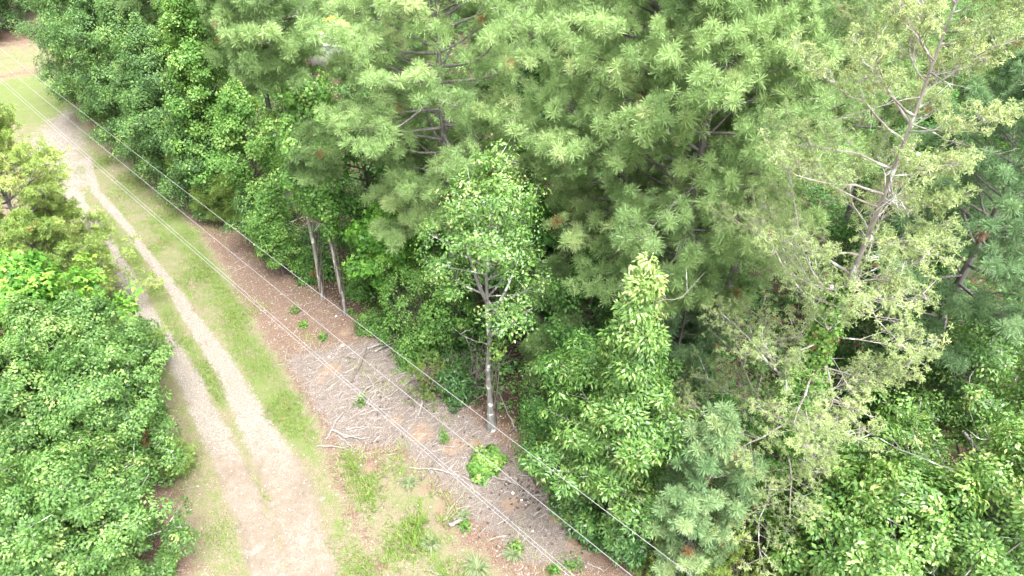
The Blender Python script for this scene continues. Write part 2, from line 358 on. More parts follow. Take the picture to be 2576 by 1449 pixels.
def tufts(g, r, C, A, ln, per, width, tone, lo=.25, hi=1.9, dead=.006):
    """Needle tufts: thin blades radiating round the shoot direction A."""
    n = len(C)
    if n == 0: return
    ln = np.broadcast_to(np.asarray(ln, float), (n,)); tone = np.broadcast_to(np.asarray(tone, float), (n,))
    A = nrm(A); C = np.repeat(C, per, 0); Ax = np.repeat(A, per, 0); m_ = len(C)
    q = rnd_unit(r, m_); q = nrm(q - (q * Ax).sum(1, keepdims=True) * Ax)
    ca = r.uniform(math.cos(hi), math.cos(lo), (m_, 1)); sa = np.sqrt(1 - ca ** 2)
    d = Ax * ca + q * sa; l = np.repeat(ln, per)[:, None] * r.uniform(.75, 1.1, (m_, 1))
    base = C - Ax * r.uniform(0, .35, (m_, 1)) * l
    s = nrm(np.cross(d, rnd_unit(r, m_))); wd = width * r.uniform(.8, 1.2, (m_, 1))
    tip = base + d * l - np.array((0, 0, 1.)) * l * .06
    tn = np.clip(np.repeat(tone, per) + r.normal(0, .10, m_), .06, 1) * np.repeat(r.random(n) > dead, per)
    g.quads(np.stack([base - s * wd * .3, base + s * wd * .3, tip + s * wd * .5, tip - s * wd * .5], 1), tn)

UP = np.array((0, 0, 1.))
def path(a, d, l, n, r, wander=.05, bend=0.0):
    """A branch of n points from a along d: bends up (bend > 0) or down and wanders."""
    P = [np.array(a, float)]; d = nrm(np.array(d, float)); st = l / (n - 1)
    for k in range(n - 1):
        P.append(P[-1] + d * st); d = nrm(d + UP * bend / (n - 1) + r.normal(0, wander, 3))
    return np.array(P)
def trunk_path(h, r, lean=(0, 0), n=9, wander=.03):
    z = np.linspace(0, 1, n); k = np.cumsum(r.normal(0, wander, (n, 2)), 0) * h / n; k[0] = 0
    P = np.zeros((n, 3)); P[:, 2] = z * h; P[:, :2] = k + z[:, None] * np.array(lean); P[0, 2] = -.15
    return P
def along(P, s):
    s = np.clip(s, 0, 1) * (len(P) - 1); k = np.minimum(s.astype(int), len(P) - 2) if isinstance(s, np.ndarray) else min(int(s), len(P) - 2)
    f = s - k
    return P[k] * (1 - f)[..., None] + P[k + 1] * f[..., None] if isinstance(s, np.ndarray) else P[k] * (1 - f) + P[k + 1] * f
def perp(d, r):
    d = nrm(d); q = r.normal(size=3); q -= (q @ d) * d; return nrm(q)

def broadleaf(name, label, cat, uv, h, r_, z0, mat, bark, seed, nl=22, leaf=(.12, .07), per=60, rc=.42, tr=.14, lean=(0, 0), prof=None,
              elev=(.15, .95), star=False, subs=6, tone=.45, tip=.0, group="trees of the wood", bend=.15, xy=None, flat=.3, spread=.55, bare=0, stems=1, boost=1.0, jit=(.62, 1.22), tipp=3, wob=.03, forks=()):
    R = np.random.default_rng(seed); x, y = at(*uv) if xy is None else xy
    o = thing(name, label, cat, x, y, group)
    tg, cg = Geo(), Geo(); prof = prof or (lambda s: math.sin(math.pi * min(1, .18 + .82 * s)) ** .6 if s < .999 else .1)
    CC, CN, CT, CR = [], [], [], []
    T0, T1, TR = [], [], []
    for st in range(stems):
        ln = np.array(lean, float) + (R.normal(0, r_ * .35, 2) if stems > 1 else 0)
        tp = trunk_path(h * (1 if st == 0 else R.uniform(.75, .95)), R, ln, 9, wob); nT = len(tp)
        if stems > 1: tp[:, :2] += R.normal(0, .15, 2)
        tg.tube(tp, tr * np.linspace(1.0, .12, nT) * np.where(np.arange(nT) == 0, 1.8, 1), 9)
        hh = tp[-1, 2]
        for fz, dx, dy, dz in forks:
            b = along(tp, fz / hh); P = path(b, (dx, dy, dz * .6), math.sqrt(dx * dx + dy * dy + dz * dz), 9, R, .07, .5); tg.tube(P, np.linspace(tr * .62, .015, 9), 7)
            for q in range(5):
                f = R.uniform(.45, 1.0); CC.append(along(P, f) + R.normal(0, .25, 3)); CR.append(rc); CT.append(tone)
        for k in range(max(3, nl // stems)):
            s = (k + .5) / max(3, nl // stems); z = z0 + (hh * .97 - z0) * s ** .92
            az = k * 2.39996 + R.normal(0, .35) + st * 1.3; le = r_ * prof(s) * R.uniform(*jit)
            e = elev[0] + (elev[1] - elev[0]) * s + R.normal(0, .1)
            a = along(tp, np.clip((z - math.tan(e) * le * .55) / hh, .04, 1.0))
            d = np.array((math.cos(az) * math.cos(e), math.sin(az) * math.cos(e), math.sin(e)))
            P = path(a, d, le, 6, R, .09, bend)
            r0 = min(tr * .42, .018 + le * .014); tg.tube(P, np.linspace(r0, .008, 6), 5)
            for q in range(subs):
                f = R.uniform(.32, 1.0); b = along(P, f); side = nrm(np.cross(d, UP)) * R.choice((-1, 1))
                dd = nrm(d * R.uniform(.3, 1) + side * R.uniform(.4, 1.1) + UP * R.normal(.1, .35))
                sl_ = le * R.uniform(.22, .42) * (1.25 - f * .45); e_ = b + dd * sl_
                T0.append(b); T1.append(e_); TR.append(.012)
                for c in (.55, 1.0):
                    CC.append(b + dd * sl_ * c + R.normal(0, .08, 3)); CR.append(rc * R.uniform(.65, 1.2))
                    CT.append(tone + R.normal(0, .2) + tip * (s ** tipp))
            CC.append(P[-1]); CR.append(rc * R.uniform(.6, 1.0)); CT.append(tone + .08 + R.normal(0, .12) + tip * s ** tipp)
        CC.append(tp[-1] + UP * .1); CR.append(rc * .6); CT.append(tone + .1 + tip)
        for k in range(bare):
            a = along(tp, R.uniform(.25, .9)); az = R.uniform(0, 6.28)
            P = path(a, (math.cos(az), math.sin(az), R.uniform(.1, .9)), r_ * R.uniform(.4, .95), 7, R, .22, .1); tg.tube(P, np.linspace(.03, .006, 7), 5)
            for q in range(5):
                b = along(P, R.uniform(.4, 1)); T0.append(b); T1.append(b + (R.normal(0, .3, 3) + UP * .1)); TR.append(.01)
    CC = np.array(CC); ax = along(np.stack([np.linspace(0, lean[0], 9), np.linspace(0, lean[1], 9), np.linspace(0, h, 9)], 1), CC[:, 2] / h)
    outw = CC - ax; outw[:, 2] = 0
    CN = nrm(nrm(outw) * .55 + UP * .8 + R.normal(0, .28, CC.shape))
    tg.twigs(T0, T1, np.array(TR), np.array(TR) * .4)
    leaves(cg, R, CC, CN, np.array(CR), int(per * boost), leaf[0], leaf[1], np.array(CT), star=star, flat=flat, spread=spread)
    tg.build("trunk", bark, o, True); cg.build("crown", mat, o)
    return o

def pine(name, label, cat, uv, h, r_, z0, mat, bark, seed, nl=60, ln=.31, per=66, wd=.0115, subs=11, sh=3, tr=.2, lean=(0, 0), elev=(-.05, .75), prof=None,
         tone=.45, group="pines of the wood", xy=None, bend=.55, dead=6, cones=0, rough=0, asym=0.0, thin=1.0, lo=.1, hi=2.0, topset=1.0):
    R = np.random.default_rng(seed); x, y = at(*uv) if xy is None else xy
    o = thing(name, label, cat, x, y, group); tg, cg = Geo(), Geo()
    prof = prof or (lambda s: (.55 + .9 * s) if s < .38 else max(.08, 1.0 - ((s - .38) / .62) ** 1.7 * .93))
    tp = trunk_path(h, R, lean, 12, .025); tg.tube(tp, tr * np.linspace(1, .1, 12) * np.where(np.arange(12) == 0, 1.3, 1), 10)
    C, A, TN, T0, T1, TR, CO = [], [], [], [], [], [], []
    for k in range(nl):
        tl = tone + R.normal(0, .11)
        s = (k + R.random()) / nl; z = z0 + (h * .985 - z0) * s; az = k * 2.39996 + R.normal(0, .4); le = r_ * prof(s) * R.uniform(.7, 1.15) * (1 - asym * math.cos(az))
        e = elev[0] + (elev[1] - elev[0]) * s ** 1.3 + R.normal(0, .1); a = along(tp, (z - .25 * le * math.sin(e)) / h)
        d = np.array((math.cos(az) * math.cos(e), math.sin(az) * math.cos(e), math.sin(e))); P = path(a, d, le, 7, R, .07 + rough * .08, bend * .5)
        tg.tube(P, np.linspace(min(.075, .016 + le * .014) * thin, .008, 7), 5)
        for q in range(subs):
            f = R.uniform(.22, 1.0) ** .8; b = along(P, f); side = nrm(np.cross(d, UP)) * (1 if q % 2 else -1)
            dd = nrm(d * R.uniform(.5, 1.1) + side * R.uniform(.35, 1.0) + UP * R.normal(.18, .22)); l2 = le * R.uniform(.18, .40) * (1.3 - .6 * f) + .15
            e2 = b + dd * l2 + UP * l2 * .15; T0.append(b); T1.append(e2); TR.append(.011)
            tb = tl + R.normal(0, .10)
            C.append(e2); A.append(dd + UP * .9); TN.append(tb + .05)
            for j in range(sh):
                fj = R.uniform(.35, .95); bj = b + (e2 - b) * fj; dj = nrm(dd * .6 + R.normal(0, .6, 3) + UP * .45); ej = bj + dj * R.uniform(.12, .32) * (1 + le * .1)
                T0.append(bj); T1.append(ej); TR.append(.008 * thin ** 1.5); C.append(ej); A.append(dj + UP * .9); TN.append(tb + R.normal(0, .06))
            if cones and R.random() < .4: CO.append(b + (e2 - b) * R.uniform(.3, .9) + R.normal(0, .05, 3))
        C.append(P[-1]); A.append(nrm(P[-1] - P[-2]) + UP * .4); TN.append(tone + .12)
        for f in R.uniform(.5, .95, 2): C.append(along(P, f)); A.append(d + UP * 1.0); TN.append(tone)
    C.append(tp[-1]); A.append(UP); TN.append(tone + .1)
    for k in range(dead):
        z = R.uniform(.25, max(.3, z0 / h)) * h if rough == 0 else R.uniform(.15, .9) * h
        a = along(tp, z / h); az = R.uniform(0, 6.28); P = path(a, (math.cos(az), math.sin(az), R.normal(.1, .2)), R.uniform(.3, .75) * r_, 6, R, .16, -.05)
        tg.tube(P, np.linspace(.020, .004, 6), 4)
        for q in range(4 + rough * 6): b = along(P, R.uniform(.3, 1)); T0.append(b); T1.append(b + R.normal(0, .28, 3)); TR.append(.008)
    tg.twigs(T0, T1, np.array(TR), np.array(TR) * .45)
    tufts(cg, R, np.array(C), np.array(A), ln * R.uniform(.8, 1.15, len(C)), per, wd, np.clip(np.array(TN), 0, 1), lo, hi)
    tg.build("trunk", bark, o, True); cg.build("crown", mat, o)
    if cones:
        R.shuffle(CO)
        for k, c in enumerate(CO[:cones]):
            cc = CONE_PROTO.copy(); COL.objects.link(cc); cc.parent = o; cc.location = c; cc.rotation_euler = (R.uniform(0, 3), R.uniform(0, 3), 0); cc.name = "cone"
    return o

def mound(name, label, cat, uv, h, r_, mat, seed, n=90, leaf=(.10, .07), per=60, rc=.3, bark=None, star=False, tone=.45, group="shrubs at the edge of the wood", xy=None, needle=False, sx=1.0, spread=.6, z0=.0, irregular=.25):
    """A shrub that reaches to the ground: several stems and sprays through a lumpy dome."""
    R = np.random.default_rng(seed); x, y = at(*uv) if xy is None else xy
    o = thing(name, label, cat, x, y, group); tg, cg = Geo(), Geo()
    q = rnd_unit(R, n); q[:, 2] = np.abs(q[:, 2]) * 1.1 - .15; q = nrm(q); lob = 1 + irregular * np.sin(q[:, 0] * 4 + seed) * np.cos(q[:, 1] * 5 + seed * 2) + R.normal(0, irregular * .35, n)
    rad = (R.random(n) ** .35) * lob; C = np.stack([q[:, 0] * r_ * rad * sx, q[:, 1] * r_ * rad, z0 + .12 + np.maximum(0, q[:, 2] * rad) * (h - z0 - .1)], 1)
    Nn = nrm(q * .8 + UP * .7 + R.normal(0, .25, q.shape))
    base = np.zeros((n, 3)); base[:, :2] = C[:, :2] * .12; midp = base + (C - base) * .55 + UP * h * .08
    tg.twigs(base - UP * .05, midp, .02, .012); tg.twigs(midp, C, .012, .005)
    tn = tone + R.normal(0, .13, n) + np.clip(q[:, 2], 0, 1) * .1
    if needle: 
        sh = [C + rnd_unit(R, n) * rc * R.random((n, 1)) for _ in range(7)]; CC = np.concatenate(sh); AA = nrm(np.tile(Nn, (7, 1)) + R.normal(0, .5, CC.shape))
        tufts(cg, R, CC, AA, leaf[0], per, leaf[1], np.tile(tn, 7))
    else: leaves(cg, R, C, Nn, rc * R.uniform(.7, 1.2, n), per, leaf[0], leaf[1], tn, star=star, spread=spread)
    tg.build("stem", bark or M['darkbark'], o, True); cg.build("foliage", mat, o)
    return o

def vine(name, label, uv, zs, rads, mat, seed, n=160, lean=(0, 0), per=45, leaf=(.13, .11), rc=.3, tone=.5, xy=None):
    """A climber that cloaks a trunk between two heights."""
    R = np.random.default_rng(seed); x, y = at(*uv) if xy is None else xy
    o = thing(name, label, "vine", x, y, "climbing vines on the trees"); tg, cg = Geo(), Geo()
    s = R.random(n); z = np.interp(s, np.linspace(0, 1, len(zs)), zs); rr = np.interp(s, np.linspace(0, 1, len(zs)), rads) * (1 + .3 * np.sin(s * 23 + seed)) * R.uniform(.6, 1.1, n)
    az = R.uniform(0, 6.283, n); C = np.stack([np.cos(az) * rr + lean[0] * z, np.sin(az) * rr + lean[1] * z, z], 1)
    Nn = nrm(np.stack([np.cos(az), np.sin(az), R.uniform(.2, 1.0, n)], 1))
    for k in range(4):
        zz = np.linspace(0, max(zs) * .95, 14); P = np.stack([lean[0] * zz + .13 * np.cos(zz * .9 + k * 1.6), lean[1] * zz + .13 * np.sin(zz * .9 + k * 1.6), zz - .05], 1); tg.tube(P, np.linspace(.03, .01, 14), 5)
    tg.twigs(np.stack([lean[0] * z, lean[1] * z, z - .1], 1), C, .01, .006)
    leaves(cg, R, C, Nn, rc * R.uniform(.7, 1.3, n), per, leaf[0], leaf[1], tone + R.normal(0, .15, n), spread=.4, droop=.6)
    tg.build("stem", M['darkbark'], o, True); cg.build("foliage", mat, o)
    return o

def snag(name, label, limbs, r0, mat, seed, twig=6, cat="dead tree"):
    """A leafless stem: each limb a list of (u, v, height) spots."""
    R = np.random.default_rng(seed); L3 = [np.array([(*at(u, v, z), z) for u, v, z in l]) for l in limbs]; o0 = L3[0][0].copy()
    g = Geo()
    for k, P in enumerate(L3):
        s = np.linspace(0, len(P) - 1, 4 * len(P)); Q = np.stack([np.interp(s, np.arange(len(P)), P[:, c]) for c in range(3)], 1) - o0 + R.normal(0, .02, (len(s), 3)); rr = r0 * (1 if k == 0 else .7)
        g.tube(Q, np.linspace(rr, rr * .35, len(s)) * R.uniform(.85, 1.15, len(s)), 7)
        for q in range(twig):
            b = along(Q, R.uniform(.35, 1)); T = path(b, R.normal(0, 1, 3) + UP * .4, R.uniform(.3, .9), 5, R, .2); g.tube(T, np.linspace(.012, .004, 5), 4)
    o = g.build(name, mat, None, True); o.location = o0; return tag(o, label, cat)
def dead_brush(name, label, uv, h, r_, seed, n=26, mat=None):
    R = np.random.default_rng(seed); x, y = at(*uv); g = Geo()
    for k in range(n):
        a = R.uniform(0, 6.28); P = path(R.normal(0, .12, 3) * (1, 1, 0), (math.cos(a) * r_, math.sin(a) * r_, h * R.uniform(.5, 1.1)), math.hypot(h, r_) * R.uniform(.6, 1.05), 8, R, .16, -.2); g.tube(P, np.linspace(.016, .004, 8), 4)
        for q in range(6): b = along(P, R.uniform(.3, 1)); g.twigs(b, b + R.normal(0, .3, 3), .007, .003)
    o = g.build(name, mat or M['stick'], None, True); o.location = (x, y, float(gz(x, y))); return tag(o, label, "dead shrub")
# a cone: rings of open scales round a short core (later copied)
def cone_mesh(mat, s):
    g = Geo(); r = np.random.default_rng(3); n = 9
    zz = np.linspace(-.5, .5, n) * s * 1.3; rr = np.sqrt(np.maximum(.02, 1 - (np.linspace(-1, .95, n)) ** 2)) * s * .42
    g.tube(np.stack([np.zeros(n), np.zeros(n), zz], 1), rr, 8, .3)
    for k in range(26):
        f = (k + .5) / 26; z = (f - .5) * s * 1.25; a = k * 2.4; R0 = s * .40 * math.sqrt(max(.05, 1 - (2 * f - 1) ** 2)); d = np.array((math.cos(a), math.sin(a), .35)); t_ = np.array((-math.sin(a), math.cos(a), 0)) * s * .16
        b = np.array((0, 0, z)) + d * R0 * .8; e = b + nrm(d) * s * .28
        g.quads(np.array([[b - t_, b + t_, e + t_ * .7, e - t_ * .7]]), .8)
    return g
#@@CONTENT
CONE_PROTO = cone_mesh(M['cone'], .085).build("cone", M['cone']); COL.objects.unlink(CONE_PROTO)

# ------------------------------------------------------------------ pines
PB = M['pinebark']
pine("pine_tree", "tall pine in starburst tufts standing behind the pale-tipped cherry tree", "tree", (1640, 1010), 20, 4.4, 6.0, M['loblolly'], PB, 11, nl=84, tr=.24, tone=.52)
pine("pine_tree", "broad pine whose big low bough reaches forward beside the top of the grey-barked tree", "tree", (1545, 900), 20.5, 5.2, 5.5, M['loblolly'], PB, 12, nl=96, tr=.24, tone=.56)
pine("pine_tree", "tall pine rising between the starburst pine and the cone-bearing olive pine", "tree", (1790, 860), 21, 4.4, 8, M['loblolly'], PB, 13, nl=80, tr=.22, tone=.52)
pine("pine_tree", "pine with its crown cut by the top of the photo, behind the broad low-boughed pine", "tree", (1470, 640), 20, 4.2, 9, M['loblolly'], PB, 14, nl=74, tr=.22, tone=.52)
pine("pine_tree", "wide loose pine with thick bare limbs showing, behind the grey-barked tree", "tree", (1150, 820), 21, 4.7, 6.0, M['loblolly'], PB, 15, nl=96, tr=.22, tone=.55, dead=3)
pine("pine_tree", "slim pine on a long bare leaning trunk at the wood's edge, vine round its middle", "tree", (812, 750), 17.5, 2.2, 12, M['loblolly'], M['palebark'], 16, nl=42, tr=.105, tone=.4)
pine("pine_tree", "thin-stemmed pine standing just beside the long bare leaning trunk", "tree", (870, 790), 10.5, 1.1, 8.2, M['loblolly'], M['palebark'], 17, nl=25, tr=.10, tone=.35)
pine("pine_tree", "blue-green pine at the photo's edge with long soft tufts, beyond the lichened cherry", "tree", (2225, 1090), 17, 3.8, 4.0, M['bluepine'], PB, 18, nl=67, tr=.24, ln=.27)
pine("pine_tree", "young bushy blue-green pine in front, tufted down to the ground", "tree", (1708, 1450), 8.6, 1.8, .6, M['bluepine'], PB, 19, nl=38, tr=.09, ln=.27, subs=7, sh=2, elev=(.35, 1.05), dead=2, tone=.66, wd=.0145)
pine("pine_tree", "pine left of the wide loose pine, in front of the yellow machine", "tree", (1015, 600), 19, 3.3, 7.0, M['loblolly'], PB, 20, nl=50, tr=.2)
pine("pine_tree", "soft bluish pine above the vine-hung trees, top out of the photo", "tree", (735, 520), 18, 3.0, 7.5, M['loblolly'], PB, 21, nl=53, tr=.2, tone=.42)
pine("pine_tree", "pale pine poking out above the dark oak row", "tree", (520, 420), 15, 2.0, 8, M['loblolly'], PB, 22, nl=39, tr=.16, tone=.55)
pine("pine_tree", "small bluish pine squeezed in among the dark oaks", "tree", (520, 490), 8, 1.25, 1.5, M['bluepine'], PB, 23, nl=33, tr=.09)
pine("pine_sapling", "low pine sapling at the foot of the dark oak row", "tree", (515, 505), 4.2, 1.1, .6, M['youngpine'], PB, 24, nl=20, tr=.06, tone=.3, dead=0)
pine("pine_sapling", "low pine bough-like sapling over the litter where the oak row ends", "tree", (575, 560), 3.0, 1.2, .5, M['youngpine'], PB, 25, nl=16, tr=.05, tone=.3, dead=0)
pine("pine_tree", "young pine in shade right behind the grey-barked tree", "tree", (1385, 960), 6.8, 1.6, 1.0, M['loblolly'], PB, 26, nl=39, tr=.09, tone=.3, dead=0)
pine("pine_tree", "young pine hanging tufts beside the starburst pine's trunk", "tree", (1665, 1080), 9.2, 1.5, 2.5, M['bluepine'], PB, 27, nl=36, tr=.10, tone=.38, dead=0)
pine("pine_tree", "pine behind the cone-bearing olive pine near the top of the photo", "tree", (2080, 700), 20, 4.2, 8, M['loblolly'], PB, 28, nl=53, tr=.2)
pine("pine_tree", "shaded pine whose crown fills the gap beyond the olive pine's right side", "tree", (2340, 800), 15, 3.6, 5, M['bluepine'], PB, 29, nl=47, tr=.18, tone=.35)
pine("pine_tree", "pine at the photo's top edge over the dark sweetgum hollow", "tree", (1270, 560), 18, 2.2, 9, M['loblolly'], PB, 30, nl=47, tr=.18, tone=.4)
# the olive cone-bearing pine
pine("virginia_pine", "sparse olive pine full of grey cones and bare twigs, pale scaly trunk", "tree", (1890, 1340), 21, 3.15, 3.5, M['virginia'], M['palebark'], 31, nl=66, ln=.10, per=16, wd=.0145, subs=14, sh=9, asym=.33, thin=.62,
     tr=.165, elev=(.05, .6), prof=lambda s: 1.0 if s < .35 else max(.15, 1.02 - (s - .35) * .75), tone=.57, dead=18, cones=95, rough=1, lo=.3, hi=2.3, bend=.4)
# left of the road
pine("pine_tree", "airy yellow-green pine on the far side of the road, above the sweetgum", "tree", (170, 800), 15.6, 3.6, 1.0, M['youngpine'], PB, 32, nl=96, prof=lambda s: max(.08, 1.05 * (1 - s) ** .75), ln=.15, per=18, wd=.02, subs=14, sh=6, tr=.13, elev=(.1, .9), tone=.74, dead=4, group="trees left of the road")
pine("pine_tree", "shorter yellow-green pine tucked below the airy one beside the road", "tree", (235, 765), 6.6, 1.9, 1.0, M['youngpine'], PB, 33, nl=44, ln=.16, per=18, wd=.02, subs=11, sh=5, tr=.10, tone=.66, dead=2, group="trees left of the road")
pine("pine_tree", "dark green pine between the airy pine and the sweetgum by the road", "tree", (205, 860), 7.4, 2.3, .8, M['youngpine'], PB, 34, nl=44, ln=.16, per=18, wd=.02, subs=11, sh=5, tr=.11, tone=.42, dead=3, group="trees left of the road")
pine("pine_sapling", "wispy pine sapling leaning over the gravel track below the oak crown", "tree", (402, 925), 2.0, .8, .5, M['youngpine'], PB, 35, nl=14, ln=.16, per=14, tr=.03, tone=.4, dead=0, group="trees left of the road")
pine("pine_sapling", "tiny light pine sapling at the litter edge under the roadside oaks", "tree", (455, 1185), 1.3, .6, .2, M['youngpine'], PB, 36, nl=12, ln=.16, per=14, tr=.025, tone=.6, dead=0, group="trees left of the road")

# ------------------------------------------------------------------ hardwoods at the edge of the wood
broadleaf("persimmon_tree", "grey-barked tree leaning at the clearing's edge, forked pale trunk and open top", "tree", (1237, 1078), 13.6, 2.9, 7.2, M['cherry'], M['greybark'], 41, nl=26, per=32, rc=.36, tr=.135, subs=8, wob=.075, forks=((6.0, .9, -.3, 4.2), (7.2, -.8, .1, 3.4), (5.4, 1.3, -.5, 2.2)), lean=(.75, .2), tone=.45, tip=.15, bare=9, elev=(.3, 1.0), leaf=(.13, .066))
broadleaf("cherry_tree", "upright cherry tree with pale yellowish tips in front of the starburst pine", "tree", (1528, 1320), 12.8, 2.7, 1.2, M['cherry'], M['cherrybark'], 42, nl=52, per=80, rc=.42, tr=.13, tone=.42, tip=.38, tipp=6, jit=(.35, 1.4), wob=.05, elev=(.25, 1.15), leaf=(.165, .06),
          prof=lambda s: (.85 + .3 * s) if s < .35 else max(.1, .95 - (s - .35) * 1.28), bare=4)
broadleaf("cherry_tree", "spreading light green cherry filling the lower corner, lichened pale limbs", "tree", (2330, 1590), 9.8, 4.2, 2.0, M['cherry'], M['greybark'], 43, nl=50, per=89, rc=.46, tr=.2, tone=.52, tip=.05, elev=(.1, .9), leaf=(.13, .066), stems=3, bare=10, subs=8)
broadleaf("cherry_tree", "light green cherry leaning out beside the young bushy pine and cedars", "tree", (2090, 1560), 8.0, 3.0, 1.6, M['cherry'], M['greybark'], 44, nl=38, per=83, rc=.44, tr=.13, tone=.48, tip=.1, elev=(.1, .9), leaf=(.18, .085), stems=2, bare=5)
broadleaf("cherry_tree", "cherry with crooked white bare limbs beneath the blue-green pine", "tree", (2300, 1190), 8.2, 2.3, 3.2, M['cherry'], M['greybark'], 45, nl=26, per=46, rc=.4, tr=.13, tone=.4, elev=(.1, .8), leaf=(.13, .066), stems=2, bare=12)
broadleaf("cherry_tree", "cherry at the photo's edge over the dark hollow, right of the white bare limbs", "tree", (2480, 1330), 9.0, 3.2, 2.2, M['cherry'], M['greybark'], 46, nl=32, per=72, rc=.44, tr=.14, tone=.45, elev=(.1, .9), leaf=(.13, .066), bare=8)
broadleaf("sweetgum_tree", "bright star-leaved sweetgum beside the thin-stemmed pine", "tree", (1005, 800), 7.0, 1.7, 2.6, M['gum'], M['darkbark'], 47, nl=20, per=30, rc=.42, tr=.09, tone=.55, star=True, leaf=(.17, .14), elev=(.05, .8))
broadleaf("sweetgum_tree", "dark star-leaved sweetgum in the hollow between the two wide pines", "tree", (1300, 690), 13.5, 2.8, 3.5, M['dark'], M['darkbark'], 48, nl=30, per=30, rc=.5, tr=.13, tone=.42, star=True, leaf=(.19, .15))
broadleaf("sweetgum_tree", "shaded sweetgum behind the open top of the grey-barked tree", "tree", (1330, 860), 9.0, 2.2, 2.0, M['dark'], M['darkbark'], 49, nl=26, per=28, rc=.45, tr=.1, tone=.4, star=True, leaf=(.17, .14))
broadleaf("small_maple", "yellow-green small leafy tree at the wood's edge left of the long bare trunk", "tree", (712, 690), 5.2, 1.35, .8, M['vine'], M['darkbark'], 50, nl=22, per=44, rc=.34, tr=.07, tone=.55, leaf=(.11, .08))
broadleaf("small_maple", "dull green small leafy tree over the brown litter where the oak row ends", "tree", (660, 640), 4.6, 1.3, .8, M['oak'], M['darkbark'], 51, nl=18, per=44, rc=.34, tr=.06, tone=.55, leaf=(.11, .08))
broadleaf("hickory_tree", "dark leafy tree in the deep hollow right of the olive pine's trunk", "tree", (2170, 1010), 9.5, 3.0, 1.5, M['dark'], M['darkbark'], 52, nl=34, per=44, rc=.46, tr=.13, tone=.4, leaf=(.17, .11))
broadleaf("hickory_tree", "bright leafy tree in the upper corner beyond the olive pine", "tree", (2390, 640), 15.5, 3.4, 5, M['gum'], M['darkbark'], 53, nl=34, per=50, rc=.5, tr=.14, tone=.5, leaf=(.15, .09))
broadleaf("hickory_tree", "dark leafy tree behind the cone-laden boughs of the olive pine", "tree", (2140, 860), 13, 3.0, 3, M['dark'], M['darkbark'], 54, nl=34, per=44, rc=.5, tr=.13, tone=.4, leaf=(.15, .09))
broadleaf("holly_tree", "dense dark understory tree behind the upright cherry", "tree", (1440, 1120), 6.4, 2.0, .6, M['dark'], M['darkbark'], 55, nl=32, per=50, rc=.4, tr=.09, tone=.45, leaf=(.11, .07))
broadleaf("holly_tree", "shaded leafy tree between the grey-barked tree and the starburst pine", "tree", (1465, 980), 8.0, 2.3, 1.0, M['dark'], M['darkbark'], 56, nl=30, per=46, rc=.44, tr=.09, tone=.38, leaf=(.12, .08))
broadleaf("vine_draped_tree", "broad dark tree smothered in leaves behind the vine-hung trunk", "tree", (955, 690), 10.2, 2.5, 1.5, M['dark'], M['darkbark'], 57, nl=30, per=52, rc=.46, tr=.12, tone=.45, leaf=(.13, .10))
broadleaf("vine_draped_tree", "leaf-smothered tree left of the long bare trunk, bright hanging curtains", "tree", (690, 610), 9.8, 2.0, 1.5, M['vine'], M['darkbark'], 58, nl=30, per=60, rc=.44, tr=.12, tone=.56, leaf=(.13, .10), elev=(-.1, .7))
broadleaf("vine_draped_tree", "tall column of bright leaves in front of the soft bluish pine", "tree", (585, 540), 13.5, 1.6, 1.0, M['vine'], M['darkbark'], 59, nl=40, per=60, rc=.42, tr=.12, tone=.56, leaf=(.14, .10), elev=(-.2, .6))
broadleaf("vine_draped_tree", "leafy tree with brighter top rising behind the dark oak row", "tree", (600, 470), 14.5, 2.4, 3.0, M['vine'], M['darkbark'], 60, nl=34, per=60, rc=.5, tr=.13, tone=.5, leaf=(.14, .10))
broadleaf("hickory_tree", "shaded leafy tree in the gap beneath the wide loose pine", "tree", (1085, 690), 8.5, 2.6, 1.5, M['dark'], M['darkbark'], 61, nl=30, per=50, rc=.46, tr=.1, tone=.45, leaf=(.14, .09))
# the dark oak row along the road
OAKS = [((545, 520), 9.0, 2.2, "last oak of the dark row, at the end nearest the viewer"), ((478, 478), 11.0, 2.8, "oak of the dark row beside the last one, low skirts over the litter"),
        ((425, 430), 12.0, 3.0, "middle oak of the dark row, next to the two pale wires' crossing of the track"), ((372, 390), 12.5, 3.2, "oak of the dark row facing the lower end of the pale gravel patch"),
        ((325, 345), 12.5, 3.2, "oak of the dark row facing the upper end of the pale gravel patch"), ((285, 300), 12.5, 3.4, "oak of the dark row beside the bright lawn"),
        ((248, 255), 12.0, 3.6, "farthest oak of the dark row, by the reddish dirt strip"), ((420, 330), 14, 3.4, "taller oak standing in the second line behind the dark row"), ((510, 390), 13.5, 3.0, "oak in the second line, beneath the pale pine")]
for k, (uv, h, r_, lab) in enumerate(OAKS):
    broadleaf("oak_tree", lab, "tree", uv, h, r_, .5, M['oak'], M['darkbark'], 70 + k, nl=46, per=95, rc=.46, tr=.16, tone=.42 + .06 * (k % 3), leaf=(.115, .07), elev=(.02, .95), subs=7, group="dark oaks along the road",
              prof=lambda s: (.82 + .35 * s) if s < .45 else max(.1, 1.0 - ((s - .45) / .55) ** 2 * .9))
